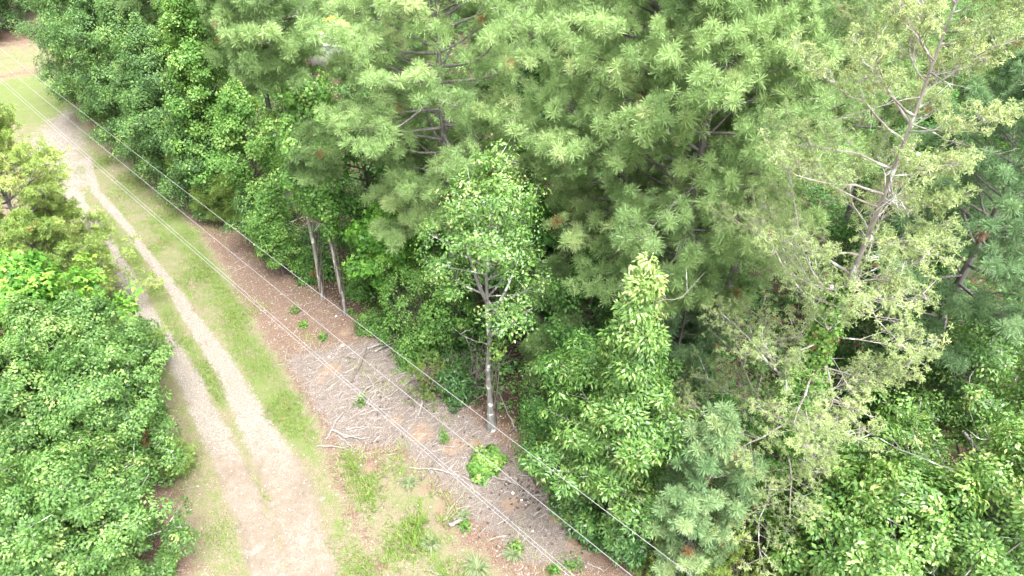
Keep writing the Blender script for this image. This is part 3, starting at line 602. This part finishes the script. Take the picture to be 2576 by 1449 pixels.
# left of the road: sweetgum and roadside oaks
broadleaf("sweetgum_tree", "bright green star-leaved sweetgum left of the road", "tree", (205, 1010), 8.2, 2.9, 1.0, M['gum'], M['darkbark'], 81, nl=40, per=34, rc=.46, tr=.13, tone=.58, star=True, leaf=(.17, .14), group="trees left of the road")
LOAKS = [((318, 1060), 7.2, 2.5, "roadside oak hanging over the gravel track, right of the sweetgum", .42), ((345, 1205), 7.6, 2.55, "roadside oak with its skirt over the bare track edge, in the middle of the group", .45),
         ((300, 1440), 6.6, 2.8, "roadside oak nearest the viewer, above the brown litter patch", .48), ((160, 1250), 8.8, 2.9, "bushy roadside oak at the photo's edge below the sweetgum", .55), ((130, 1520), 7.6, 3.0, "roadside oak filling the lower corner of the photo", .5),
         ((250, 1130), 8.4, 2.4, "tall light-topped oak between the sweetgum and the middle roadside oak", .62)]
for k, (uv, h, r_, lab, tn) in enumerate(LOAKS):
    broadleaf("oak_tree", lab, "tree", uv, h, r_, .5, M['lightoak'] if k != 1 else M['lightoak'], M['cherrybark'], 90 + k, nl=46, per=100, rc=.37, tr=.13, tone=tn, leaf=(.115, .066), flat=.18, spread=.5, elev=(.02, .95), subs=7, group="trees left of the road",
              prof=lambda s: (.85 + .3 * s) if s < .4 else max(.1, .98 - ((s - .4) / .6) ** 2 * .9))
# dim woods past the lawn
for k, (uv, h, lab) in enumerate([((-15, 78), 7.5, "dim tree beyond the lawn at the photo's top corner"), ((28, 52), 9, "tree behind the dim thicket past the lawn"), ((-70, 110), 8, "dark-stemmed tree at the very corner of the photo"), ((75, 30), 10, "tree joining the far oak row to the dim thicket")]):
    broadleaf("oak_tree", lab, "tree", uv, h, 3.8, 1.2, M['oak'], M['darkbark'], 100 + k, nl=34, per=56, rc=.5, tr=.16, tone=.3, leaf=(.16, .1), group="dim woods beyond the lawn", bare=14)

# ------------------------------------------------------------------ vines
xy = at(812, 750)
vine("climbing_vine", "bright curtain of heart-shaped leaves wrapping the long bare leaning trunk", (812, 750), [5.5, 7.5, 10, 12.6], [.35, 1.2, 1.8, 1.0], M['vine'], 111, n=420, tone=.66, lean=(.10, -.02))
vine("climbing_vine", "thin leafy vine climbing the thin-stemmed pine", (870, 790), [5.2, 6.5, 8, 10.2], [.2, .45, .9, .7], M['vine'], 112, n=140, tone=.5)
vine("climbing_vine", "yellow-green vine climbing low on the olive pine's pale trunk", (1890, 1340), [1.5, 5, 9, 12], [.6, .8, .6, .25], M['vine'], 113, n=240, tone=.62, leaf=(.12, .08))
vine("climbing_vine", "leafy vine partway up the pale trunk of the grey-barked tree", (1242, 1074), [4.5, 6.0, 7.2], [.3, .5, .3], M['vine'], 114, n=16, tone=.55, lean=(.04, .015))

# ------------------------------------------------------------------ shrubs and small plants
mound("shrub", "yellow-green mounded shrub at the wood's edge above the stacked logs", "shrub", (1062, 868), 5.2, 1.75, M['vine'], 121, n=200, tone=.5, leaf=(.10, .07), z0=.2)
mound("shrub", "leafy shrub draped in vine left of the grey-barked trunk", "shrub", (1125, 885), 5.2, 1.45, M['vine'], 122, n=170, tone=.42, leaf=(.12, .09))
mound("shrub", "dark glossy shrub at the foot of the grey-barked trunk, its left side", "shrub", (1150, 1000), 2.2, .85, M['holly'], 123, n=60, tone=.5, leaf=(.16, .06))
mound("cedar_shrub", "feathery cedar shrub over the clearing's edge below the stacked logs", "shrub", (1085, 985), 2.6, 1.1, M['cedar'], 124, n=80, leaf=(.10, .014), per=12, tone=.35, needle=True)
mound("shrub", "low tangled bramble mound under the thin-stemmed pine", "shrub", (948, 828), 1.2, 1.1, M['dark'], 125, n=90, tone=.62, leaf=(.09, .05), sx=1.0)
mound("shrub", "small bright shrub between the stacked logs and the cedar shrub", "shrub", (1025, 915), 1.3, .65, M['vine'], 126, n=36, tone=.45, leaf=(.09, .06))
mound("willow_shrub", "narrow-leaved shrub right of the grey-barked trunk", "shrub", (1372, 1065), 4.4, 1.2, M['cherry'], 127, n=140, tone=.42, leaf=(.12, .03))
mound("shrub", "dark dense shrub between the grey-barked trunk and the upright cherry", "shrub", (1385, 1145), 3.6, 1.3, M['dark'], 128, n=130, tone=.5, leaf=(.09, .055))
mound("cedar_shrub", "drooping cedar shrub at the cleared edge above the spreading green patch", "shrub", (1405, 1190), 2.6, 1.1, M['cedar'], 129, n=80, leaf=(.10, .014), per=12, tone=.45, needle=True)
mound("shrub", "glossy shrub spilling from under the upright cherry", "shrub", (1450, 1260), 3.0, 1.2, M['holly'], 130, n=110, tone=.55, leaf=(.12, .06))
mound("shrub", "small glossy dark shrub standing alone at the cleared edge", "shrub", (1482, 1352), 1.5, .6, M['holly'], 131, n=44, tone=.6, leaf=(.17, .065))
mound("shrub", "glossy dark shrub on slim pale stems above the outermost wire", "shrub", (1575, 1395), 2.6, .85, M['holly'], 132, n=70, tone=.55, leaf=(.17, .065), bark=M['greybark'], z0=.8)
mound("cedar_shrub", "yellowish cedar shrub beside the small glossy dark shrub", "shrub", (1450, 1300), 1.9, .7, M['cedar'], 133, n=54, leaf=(.10, .014), per=12, tone=.62, needle=True)
mound("cedar_shrub", "olive cedar shrub between the slim-stemmed shrub and the young bushy pine", "shrub", (1620, 1400), 3.0, 1.0, M['cedar'], 134, n=80, leaf=(.10, .014), per=12, tone=.3, needle=True)
mound("cedar_shrub", "bright cedar right of the young bushy pine at the photo's bottom", "shrub", (1840, 1500), 3.6, 1.6, M['cedar'], 135, n=190, leaf=(.11, .015), per=14, tone=.6, needle=True)
mound("cedar_shrub", "shaded cedar behind the bright bottom cedar, under the cherry", "shrub", (1990, 1410), 3.4, 1.3, M['cedar'], 136, n=110, leaf=(.11, .015), per=12, tone=.35, needle=True)
mound("cedar_shrub", "small cedar at the photo's bottom by the young bushy pine's foot", "shrub", (1650, 1475), 1.3, .7, M['cedar'], 137, n=50, leaf=(.10, .014), per=12, tone=.6, needle=True)
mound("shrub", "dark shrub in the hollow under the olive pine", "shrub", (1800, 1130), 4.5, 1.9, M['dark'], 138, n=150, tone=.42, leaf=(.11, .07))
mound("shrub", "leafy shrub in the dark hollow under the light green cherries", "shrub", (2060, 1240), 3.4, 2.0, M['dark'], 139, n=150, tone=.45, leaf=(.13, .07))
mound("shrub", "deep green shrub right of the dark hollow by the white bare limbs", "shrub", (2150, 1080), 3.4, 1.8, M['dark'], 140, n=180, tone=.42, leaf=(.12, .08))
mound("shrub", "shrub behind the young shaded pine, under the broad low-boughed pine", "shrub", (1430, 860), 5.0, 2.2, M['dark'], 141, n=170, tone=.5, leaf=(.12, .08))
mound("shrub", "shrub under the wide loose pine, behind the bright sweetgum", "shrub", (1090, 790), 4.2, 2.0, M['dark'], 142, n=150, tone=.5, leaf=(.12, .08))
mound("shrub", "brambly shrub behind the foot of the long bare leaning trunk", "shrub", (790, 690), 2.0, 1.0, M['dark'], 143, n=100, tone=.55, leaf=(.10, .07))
mound("shrub", "leafy shrub behind the thin-stemmed pine at the wood's edge", "shrub", (905, 735), 2.4, .8, M['vine'], 144, n=90, tone=.4, leaf=(.10, .07))
mound("spreading_shrub", "bright green spreading plant alone on the cleared ground", "shrub", (1225, 1172), .6, .78, M['vine'], 145, n=100, per=34, tone=.68, leaf=(.13, .09), rc=.17, irregular=.4, star=True, group="plants in the clearing")
WEEDS = [((1114, 1106), .55, .33, "round dark green weed left of the spreading plant"), ((1440, 1425), .8, .42, "leafy weed near the outer wire at the photo's bottom"), ((763, 822), .5, .3, "small bright weed on the litter between the wires"), ((812, 852), .45, .25, "slim weed beside the reddish bare patch"),
         ((1328, 1183), .5, .3, "weed at the cone-strewn edge under the cedar shrub"), ((1386, 1230), .5, .3, "small weed below the glossy spilling shrub"), ((908, 1015), .4, .3, "weed at the lawn edge by the grey debris"),
         ((1170, 1330), .4, .2, "small weed among the stripped sticks"), ((1300, 1380), .35, .22, "lone weed in the cleared ground below the middle wire"), ((1395, 1440), .45, .3, "weed in the grass by the paired wires at the photo's bottom"), ((880, 790), .35, .25, "seedling on the litter below the thin-stemmed pine"), ((742, 785), .3, .3, "pale seedling patch on the litter under the middle wire")]
for k, (uv, h, r_, lab) in enumerate(WEEDS):
    mound("weed", lab, "weed", uv, h, r_, M['weed'], 150 + k, n=9, per=15, tone=.45 + .12 * (k % 3), leaf=(.13, .05), rc=.14, irregular=.6, group="weeds on the cleared ground")
# clumps of blue-green grass
def clump(uv, r_, h, label, seed):
    R = np.random.default_rng(seed); x, y = at(*uv); g = Geo(); r_ *= .62; h *= .8; n = 130
    a = R.uniform(0, 6.283, n); q = np.stack([np.cos(a), np.sin(a), np.zeros(n)], 1); b = q * R.uniform(0, r_ * .3, (n, 1)); l = R.uniform(.5, 1.1, (n, 1))
    m1 = b + q * l * r_ * .45 + UP * h * l * .8; e = b + q * l * r_ * 1.05 + UP * h * l * R.uniform(.3, .9, (n, 1)); s = np.stack([-q[:, 1], q[:, 0], q[:, 2]], 1) * .011; tn = R.uniform(.2, .95, n)
    g.quads(np.stack([b - s, b + s, m1 + s, m1 - s], 1), tn); g.quads(np.stack([m1 - s, m1 + s, e + s * .3, e - s * .3], 1), tn)
    o = g.build("grass_clump", M['bluegrass']); o.location = (x, y, float(gz(x, y))); tag(o, label, "grass clump", "grass clumps on the cleared ground")
for k, (uv, r_, h, lab) in enumerate([((1030, 1220), .55, .4, "blue-green grass clump left of the long forked branch"), ((1085, 1372), .6, .4, "blue-green grass clump below the bare orange patch"), ((1200, 1432), .8, .45, "wide blue-green grass clump at the photo's bottom edge"), ((1290, 1395), .6, .35, "thin blue-green grass clump between the paired and middle wires"), ((1165, 1300), .45, .3, "faint grass clump beside the stripped sticks")]):
    clump(uv, r_, h, lab, 180 + k)

# ------------------------------------------------------------------ fallen branches, logs, stones
def stick(name, pts, r0, label, seed, group, side=3, mat=None, lift=.04, cat="branch"):
    """A branch lying on the ground along photo positions, with a few side twigs."""
    R = np.random.default_rng(seed); P2 = np.array([at(*p) for p in pts]); c = P2.mean(0)
    s = np.linspace(0, 1, 12) * (len(P2) - 1); P = np.zeros((12, 3)); P[:, 0] = np.interp(s, np.arange(len(P2)), P2[:, 0]) + R.normal(0, .02, 12); P[:, 1] = np.interp(s, np.arange(len(P2)), P2[:, 1]) + R.normal(0, .02, 12)
    P[:, 2] = gz(P[:, 0], P[:, 1]) + r0 * .8 + lift * np.sin(np.linspace(0, 3.1, 12)) ** 2 + np.abs(R.normal(0, .01, 12))
    z0 = float(gz(*c)); P -= np.array((c[0], c[1], z0)); g = Geo(); g.tube(P, np.linspace(r0, r0 * .45, 12) * R.uniform(.85, 1.15, 12), 7)
    for k in range(side):
        f = R.uniform(.3, .95); b = along(P, f); d = nrm(P[-1] - P[0]); ang = R.choice((-1, 1)) * R.uniform(.4, .9); d = np.array((d[0] * math.cos(ang) - d[1] * math.sin(ang), d[0] * math.sin(ang) + d[1] * math.cos(ang), .08)); l = R.uniform(.2, .5) * np.linalg.norm(P[-1] - P[0]) * .6
        Q = path(b, d, l, 5, R, .04); Q[:, 2] = np.maximum(Q[:, 2], 0.005); g.tube(Q, np.linspace(r0 * .5, .006, 5), 5)
    e = P[[0, -1]]
    o = g.build(name, mat or M['stick'], None, True); o.location = (c[0], c[1], z0); return tag(o, label, cat, group)
GB = "fallen branches in the clearing"
stick("fallen_log", [(922, 880), (965, 868), (1015, 852)], .07, "grey fallen log, uppermost of the stacked logs", 201, GB, 1)
stick("fallen_log", [(940, 888), (980, 872), (1020, 855)], .075, "pale fallen log in the middle of the stacked logs", 202, GB, 1, lift=.08)
stick("fallen_log", [(975, 895), (1000, 880), (1015, 872)], .06, "brown fallen log, lowest of the stacked logs", 203, GB, 0, M['darkstick'])
BR = [([(900, 935), (915, 900), (925, 870)], .05, "thick dark branch left of the stacked logs, pointing at the viewer", 1), ([(885, 965), (900, 925)], .055, "short pale branch below the thick dark one", 0), ([(925, 945), (937, 970), (945, 1000)], .04, "pale forked stick in the grey debris", 0),
      ([(895, 1015), (925, 980), (960, 955)], .05, "long pale branch across the middle of the grey debris", 0), ([(920, 1020), (950, 975)], .035, "slim branch parallel to the long pale one", 0), ([(905, 1048), (950, 1035), (985, 1030)], .035, "nearly level thin branch below the grey debris heap", 0),
      ([(820, 1110), (850, 1060), (870, 1035)], .05, "long pale branch slanting down to the grass edge", 0), ([(838, 1085), (870, 1100), (905, 1108), (930, 1105)], .04, "curved pale branch below the paired wires", 0), ([(1052, 1050), (1062, 1020), (1064, 985)], .06, "curved grey branch standing off by the cedar shrub", 0),
      ([(800, 1125), (840, 1128), (880, 1135)], .04, "flat pale branch near the grass edge", 1), ([(835, 1085), (870, 1105), (905, 1100)], .045, "bent pale branch just above the flat one", 0), ([(870, 1085), (900, 1080), (930, 1078)], .05, "stubby pale branch near the bent one", 1),
      ([(850, 1100), (900, 1140)], .03, "thin stick slanting toward the road", 0), ([(1030, 1180), (1080, 1180), (1130, 1190), (1200, 1212)], .045, "long forked whitish branch lying under the paired wires", 4), ([(1060, 1210), (1095, 1160), (1110, 1135)], .045, "straight grey branch left of the spreading plant", 1),
      ([(1100, 1120), (1140, 1128), (1160, 1120)], .03, "thin twisted stick above the spreading plant", 2), ([(1235, 1200), (1275, 1210), (1305, 1222)], .045, "straight pale branch right below the spreading plant", 0), ([(1380, 1225), (1400, 1232), (1415, 1242)], .06, "short stripped white branch at the cone-strewn edge", 1),
      ([(1340, 1300), (1362, 1285)], .06, "short tan chunk of branch below the middle wire", 0), ([(1325, 1255), (1330, 1238)], .04, "short white stick, upright of the pair near the cones", 0), ([(1345, 1248), (1362, 1245)], .045, "short white stick lying level near the cones", 0),
      ([(1115, 1310), (1140, 1275), (1150, 1262)], .03, "slim stripped stick, leftmost of the stripped bunch", 0), ([(1125, 1315), (1150, 1285)], .03, "slim stripped stick in the middle of the stripped bunch", 0), ([(1140, 1310), (1185, 1272)], .035, "longer stripped stick at the right of the bunch", 1),
      ([(1130, 1325), (1155, 1315), (1170, 1308)], .09, "broad bleached slab of bark below the stripped bunch", 0), ([(1020, 970), (1050, 955)], .03, "small brown stick by the cedar shrub", 0), ([(965, 1005), (1000, 985), (1015, 960)], .03, "thin stick under the uppermost wire", 1),
      ([(1250, 1400), (1285, 1385)], .03, "short stick in the grass under the paired wires", 1), ([(1230, 1260), (1265, 1262)], .03, "level stick under the middle wire", 0), ([(1080, 1440), (1110, 1450)], .03, "short stick in the weeds at the photo's bottom", 0),
      ([(1075, 1330), (1095, 1300)], .02, "thin twig on the weedy grass", 1), ([(860, 985), (850, 1010)], .03, "short stick at the grass edge under the paired wires", 0), ([(1480, 1420), (1520, 1440)], .03, "thin stick near the outer wire at the photo's bottom", 1),
      ([(1165, 1285), (1205, 1300)], .022, "thin stick trailing from the stripped bunch", 1), ([(900, 905), (860, 900)], .03, "thin level stick left of the thick dark branch", 2), ([(955, 985), (985, 1015)], .03, "crossing stick in the grey debris", 0),
      ([(1280, 1090), (1310, 1068)], .05, "dark broken limb beside the grey-barked tree's foot", 1), ([(1300, 1085), (1262, 1010), (1250, 960)], .045, "long dead limb leaning out by the grey-barked tree", 1)]
for k, (pts, r0, lab, sd) in enumerate(BR):
    stick("fallen_branch", pts, r0, lab, 210 + k, GB, sd, M['darkstick'] if ("dark" in lab or "brown" in lab or "straight grey" in lab) else None)
# dead stems and brush
snag("dead_tree", "crooked whitish bare limbs standing in the dark hollow under the blue-green pine", [[(2300, 1240, 0), (2306, 1120, 2.2), (2300, 1050, 3.2)], [(2303, 1085, 2.7), (2255, 1045, 3.6), (2222, 1000, 4.2), (2212, 940, 5.0)], [(2302, 1060, 3.1), (2312, 1000, 3.9), (2308, 950, 4.6), (2330, 908, 5.3)]], .085, M['stick'], 231)
snag("dead_tree", "lichened broken bough leaning in from the photo's edge above the spreading cherry", [[(2640, 1330, 3.0), (2576, 1200, 5.2), (2500, 1170, 6.0), (2440, 1110, 6.9), (2425, 1085, 7.2)]], .13, M['greybark'], 232, 4)
snag("dead_tree", "slender grey dead stem leaning behind the open top of the grey-barked tree", [[(1285, 760, 0), (1268, 600, 4.6), (1250, 470, 8.6), (1215, 385, 11.2), (1190, 325, 12.6)]], .07, M['darkstick'], 233, 5)
snag("dead_tree", "pale bare stem slanting up through the cherry at the photo's edge", [[(2440, 1330, 0), (2400, 1060, 3.6), (2440, 960, 5.0), (2458, 870, 6.4)]], .05, M['stick'], 234, 5)
dead_brush("dead_shrub", "tangle of bare grey twigs left of the grey-barked trunk", (1180, 985), 2.6, 1.3, 235, 34)
dead_brush("dead_shrub", "bare twiggy brush at the broken foot of the olive pine", (1900, 1345), 1.8, 1.3, 236, 22)
dead_brush("dead_shrub", "thin bare twigs among the vine-hung trees left of the long bare trunk", (640, 545), 5.5, 1.0, 237, 22, M['darkstick'])
# pale stones and chips
for k, (uv, s, lab) in enumerate([((862, 870), .14, "white stone beside the reddish bare patch"), ((845, 795), .1, "white stone on the litter below the thin-stemmed pine"), ((828, 900), .1, "pale stone by the paired wires"), ((1290, 1240), .12, "pale stone among the fallen cones"), ((1312, 1258), .1, "pale flat stone under the middle wire"), ((1400, 1275), .12, "whitish stone at the cone-strewn edge"), ((1340, 1335), .08, "small pale stone in the cleared ground")]):
    R = np.random.default_rng(300 + k); g = Geo(); q = np.linspace(-1.2, 1.2, 6); g.tube(np.stack([q * s * .5, R.normal(0, .01, 6), R.normal(0, .01, 6) + s * .25], 1), s * .55 * np.sqrt(np.maximum(.03, 1 - (q / 1.22) ** 2)) * R.uniform(.8, 1.1, 6), 7)
    o = g.build("stone", M['stone']); x, y = at(*uv); o.location = (x, y, float(gz(x, y))); o.rotation_euler = (0, 0, R.uniform(0, 3)); tag(o, lab, "stone", "pale stones in the clearing")
# fallen cones: dark dots strewn under the pines
fc = cone_mesh(M['darkcone'], .075).build("fallen_cone", M['darkcone']); R = np.random.default_rng(77); first = True
spots = [(R.normal(1350, 55), R.normal(1225, 42)) for _ in range(120)] + [(R.uniform(930, 1250), R.uniform(960, 1130)) for _ in range(34)] + [(R.uniform(1180, 1480), R.uniform(1250, 1400)) for _ in range(26)]
for u, v in spots:
    if v < 1085 + (u - 1237) * 1.0 and u > 1237 and v < 1160: continue
    o = fc if first else fc.copy()
    if not first: COL.objects.link(o)
    first = False; x, y = at(u, v); o.location = (x, y, float(gz(x, y)) + .04); o.rotation_euler = (1.5 + R.normal(0, .3), R.normal(0, .3), R.uniform(0, 6.3)); o.scale = (R.uniform(.8, 1.2),) * 3
    tag(o, "small dark brown pine cone fallen on the cleared ground", "pine cone", "fallen pine cones in the clearing")

# ------------------------------------------------------------------ ground cover that nobody could count
R = np.random.default_rng(9)
def scatter(n, box):
    x = R.uniform(box[0], box[1], n); y = R.uniform(box[2], box[3], n); return x, y
# grass blades
g = Geo(); x, y = scatter(620000, (-30, 9, 9, 46)); G_, B_, C_, D_, Lw, Fl = masks(x, y)
pn = .5 + .25 * np.sin(x * 1.7 + np.sin(y * 2.1)) + .25 * np.sin(y * 1.3 + 2 * np.sin(x * .8)) + R.normal(0, .18, len(x))
keep = (G_ - B_ * .9 + (pn - .5) * 1.1 > R.uniform(.35, 1.05, len(x))) & (C_ < .6); x, y, G_ = x[keep], y[keep], G_[keep]; n = len(x)
a = R.uniform(0, 6.283, n); wd = poly_field(x, y, WEEDP, .6); h = (.06 + .11 * wd) * R.uniform(.6, 1.4, n) * (.45 + 1.3 * np.clip(pn[keep], 0, 1)); d = np.stack([np.cos(a), np.sin(a), np.zeros(n)], 1)
b = np.stack([x, y, gz(x, y) - .01], 1); s = np.stack([-np.sin(a), np.cos(a), np.zeros(n)], 1) * (.010 + .006 * wd)[:, None]; tp = b + d * (h * R.uniform(.4, 1.3, n))[:, None] + UP * h[:, None]
g.quads(np.stack([b - s, b + s, tp + s * .4, tp - s * .4], 1), np.clip(.75 - G_ * .45 + R.normal(0, .2, n), 0, 1))
tag(g.build("grass", M['grass']), "short patchy green grass beside and between the tracks", "grass", None, 'stuff')
# loose gravel on the tracks
g = Geo(); x, y = scatter(330000, (-36, -2, 11, 56)); G_, B_, C_, D_, Lw, Fl = masks(x, y)
keep = (B_ > R.uniform(.42, .95, len(x))) & (R.random(len(x)) < np.where(Lw > .6, .35, .8)); x, y = x[keep], y[keep]; n = len(x); q = R.uniform(.6, 1.6, n)
leaves(g, R, np.stack([x, y, gz(x, y) - B_[keep] * .035 + .012], 1), np.tile(UP, (n, 1)), .05, 1, .055, .045, np.clip(R.beta(2, 2, n), 0, 1), flat=.12, spread=.6, droop=0, dead=-1)
tag(g.build("gravel", M['gravel']), "loose pale gravel lying along the wheel tracks", "gravel", None, 'stuff')
# dead leaves
g = Geo(); x, y = scatter(420000, (-32, 14, 8, 46)); G_, B_, C_, D_, Lw, Fl = masks(x, y)
keep = (G_ < R.uniform(.15, .7, len(x))) & (B_ < R.uniform(.1, .35, len(x))) & (C_ < R.uniform(.3, 1, len(x))); x, y, D_ = x[keep], y[keep], D_[keep]; k2 = R.random(len(x)) < np.where(D_ > .5, .3, .45); x, y = x[k2], y[k2]; n = len(x)
leaves(g, R, np.stack([x, y, gz(x, y) + .012], 1), np.tile(UP, (n, 1)), .06, 1, .10, .055, np.clip(R.beta(2, 2.6, n), 0, 1), flat=.1, spread=.35, droop=0, dead=-1)
tag(g.build("dead_leaves", M['litter']), "brown dead leaves and pine straw covering the cleared strip", "leaf litter", None, 'stuff')
# weathered splinters and twigs
g = Geo(); x, y = scatter(90000, (-16, 9, 8, 34)); G_, B_, C_, D_, Lw, Fl = masks(x, y)
keep = (D_ * .9 - C_ * .25 > R.uniform(.1, 1.6, len(x))) | ((G_ < .3) & (B_ < .1) & (R.random(len(x)) < .05)); x, y = x[keep], y[keep]; n = len(x)
a = np.where(R.random(n) < .5, R.normal(.9, .5, n), R.uniform(0, 3.14, n)); l = R.gamma(2.0, .15, n) + .08; d = np.stack([np.cos(a), np.sin(a), R.normal(0, .06, n)], 1) * l[:, None]
p0 = np.stack([x, y, gz(x, y) + R.uniform(.01, .05, n)], 1); md = p0 + d * .5 + np.stack([-np.sin(a), np.cos(a), a * 0], 1) * (l * R.normal(0, .045, n))[:, None]; rr = R.uniform(.004, .011, n); tn = R.beta(1.8, 2.0, n)
g.twigs(p0, md, rr, rr * .8, tn); g.twigs(md, p0 + d, rr * .8, rr * .4, tn)
tag(g.build("wood_debris", M['debris']), "grey-white splinters and twigs strewn over the cleared strip", "wood debris", None, 'stuff')

# ------------------------------------------------------------------ overhead wires
def wire(p_near, p_far, z, sag, label, dz=0.0, rad=.007):
    a, b = at(*p_near, z), at(*p_far, z); d = b - a; s = np.linspace(-.45, 1.5, 60)
    P = np.stack([a[0] + d[0] * s, a[1] + d[1] * s, np.full(60, z) + dz - sag * (1 - ((s - .5) / .95) ** 2)], 1)
    P[:, 2] += sag * (1 - (.5 / .95) ** 2)
    g = Geo(); g.tube(P, rad, 6); o = g.build("overhead_wire", M['wire'], None, True); tag(o, label, "wire", "overhead wires along the road"); return P
wire((1740, 1449), (0, 122), 9.6, .35, "uppermost wire, running closest to the trees")
wire((1590, 1449), (0, 158), 9.2, .35, "single middle wire between the uppermost wire and the pair")
wire((1432, 1449), (0, 204), 8.8, .4, "lower wire of the close pair nearest the road")
wire((1445, 1449), (0, 196), 8.8, .4, "upper wire of the close pair nearest the road")

# ------------------------------------------------------------------ undergrowth under the canopy
R = np.random.default_rng(91)
x = R.uniform(-34, 60, 30000); y = R.uniform(11, 90, 30000); Fl = masks(x, y)[5]
keep = (Fl > .9) & (np.abs(x) < 8 + y * .78) & (np.hypot(x + 15, y - 63) > 5.5); x, y = x[keep], y[keep]; n = len(x)
hh = np.clip(.9 + 1.1 * np.sin(x * .55 + 2 * np.sin(y * .31)) * np.cos(y * .47 + 1) + R.normal(0, .35, n), .12, 3.2) * R.uniform(.3, 1, n)
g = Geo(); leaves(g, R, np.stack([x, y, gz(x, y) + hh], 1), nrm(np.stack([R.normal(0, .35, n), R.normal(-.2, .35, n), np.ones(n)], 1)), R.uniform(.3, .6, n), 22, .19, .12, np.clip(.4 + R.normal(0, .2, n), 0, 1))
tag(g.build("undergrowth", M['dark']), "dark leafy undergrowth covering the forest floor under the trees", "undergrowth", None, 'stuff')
# ------------------------------------------------------------------ things glimpsed beyond the pines
def box(g, c, s, rot=0.0, tone=.5, bev=.04):
    x0, y0, z0 = np.array(s) / 2; q = []
    prof = [(-z0, 1 - bev), (-z0 + bev, 1), (z0 - bev, 1), (z0, 1 - bev)]
    V = []
    for z, k in prof: V += [(-x0 * k, -y0 * k, z), (x0 * k, -y0 * k, z), (x0 * k, y0 * k, z), (-x0 * k, y0 * k, z)]
    V = np.array(V); cr, sr = math.cos(rot), math.sin(rot); V = np.stack([V[:, 0], V[:, 1] * cr - V[:, 2] * sr, V[:, 1] * sr + V[:, 2] * cr], 1) + np.array(c)
    F = [(0, 3, 2, 1), (12, 13, 14, 15)] + [(4 * k + j, 4 * k + (j + 1) % 4, 4 * k + 4 + (j + 1) % 4, 4 * k + 4 + j) for k in range(3) for j in range(4)]
    g.grid(V, np.array(F), tone)
x, y = at(935, 158)
o = thing("excavator", "orange-yellow machine with a bent arm glimpsed through the pine branches", "excavator", x, y); o.rotation_euler = (0, 0, RAD(78)); o.scale = (.66,) * 3
g = Geo(); box(g, (0, 0, 1.55), (2.4, 2.9, 1.1)); box(g, (.2, -1.2, 1.75), (2.3, 1.0, 1.2)); g.build("body", M['yellow'], o)
g = Geo(); box(g, (-.75, .8, 2.3), (.95, 1.4, 1.7)); g.build("cab", M['glass'], o)
for sx in (-1, 1):
    g = Geo(); box(g, (sx * 1.05, 0, .45), (.55, 3.6, .85), 0, .5, .2); g.build("track", M['black'], o)
g = Geo(); g.tube([(.3, 1.2, 1.9), (.3, 2.8, 4.6), (.3, 4.6, 5.4), (.3, 6.0, 4.9)], [.32, .36, .30, .22], 6); g.build("boom", M['yellow'], o)
g = Geo(); g.tube([(.3, 5.7, 5.2), (.3, 6.4, 3.6), (.3, 6.5, 2.2)], [.24, .22, .16], 6); g.build("arm", M['yellow'], o)
g = Geo(); box(g, (.3, 6.3, 1.7), (.9, .8, .8)); g.build("bucket", M['black'], o)
x, y = at(865, 165); o = thing("shed", "low white-roofed shed glimpsed through the pine branches", "shed", x, y); o.rotation_euler = (0, 0, RAD(-12))
g = Geo(); box(g, (0, 0, 1.1), (4.6, 2.6, 2.2), 0, .5, .01); g.build("wall", M['white'], o)
g = Geo()
for sy in (-1, 1): box(g, (0, sy * .72, 2.42), (5, 1.5, .06), -sy * .3, .5, .02)
g.build("roof", M['white'], o)
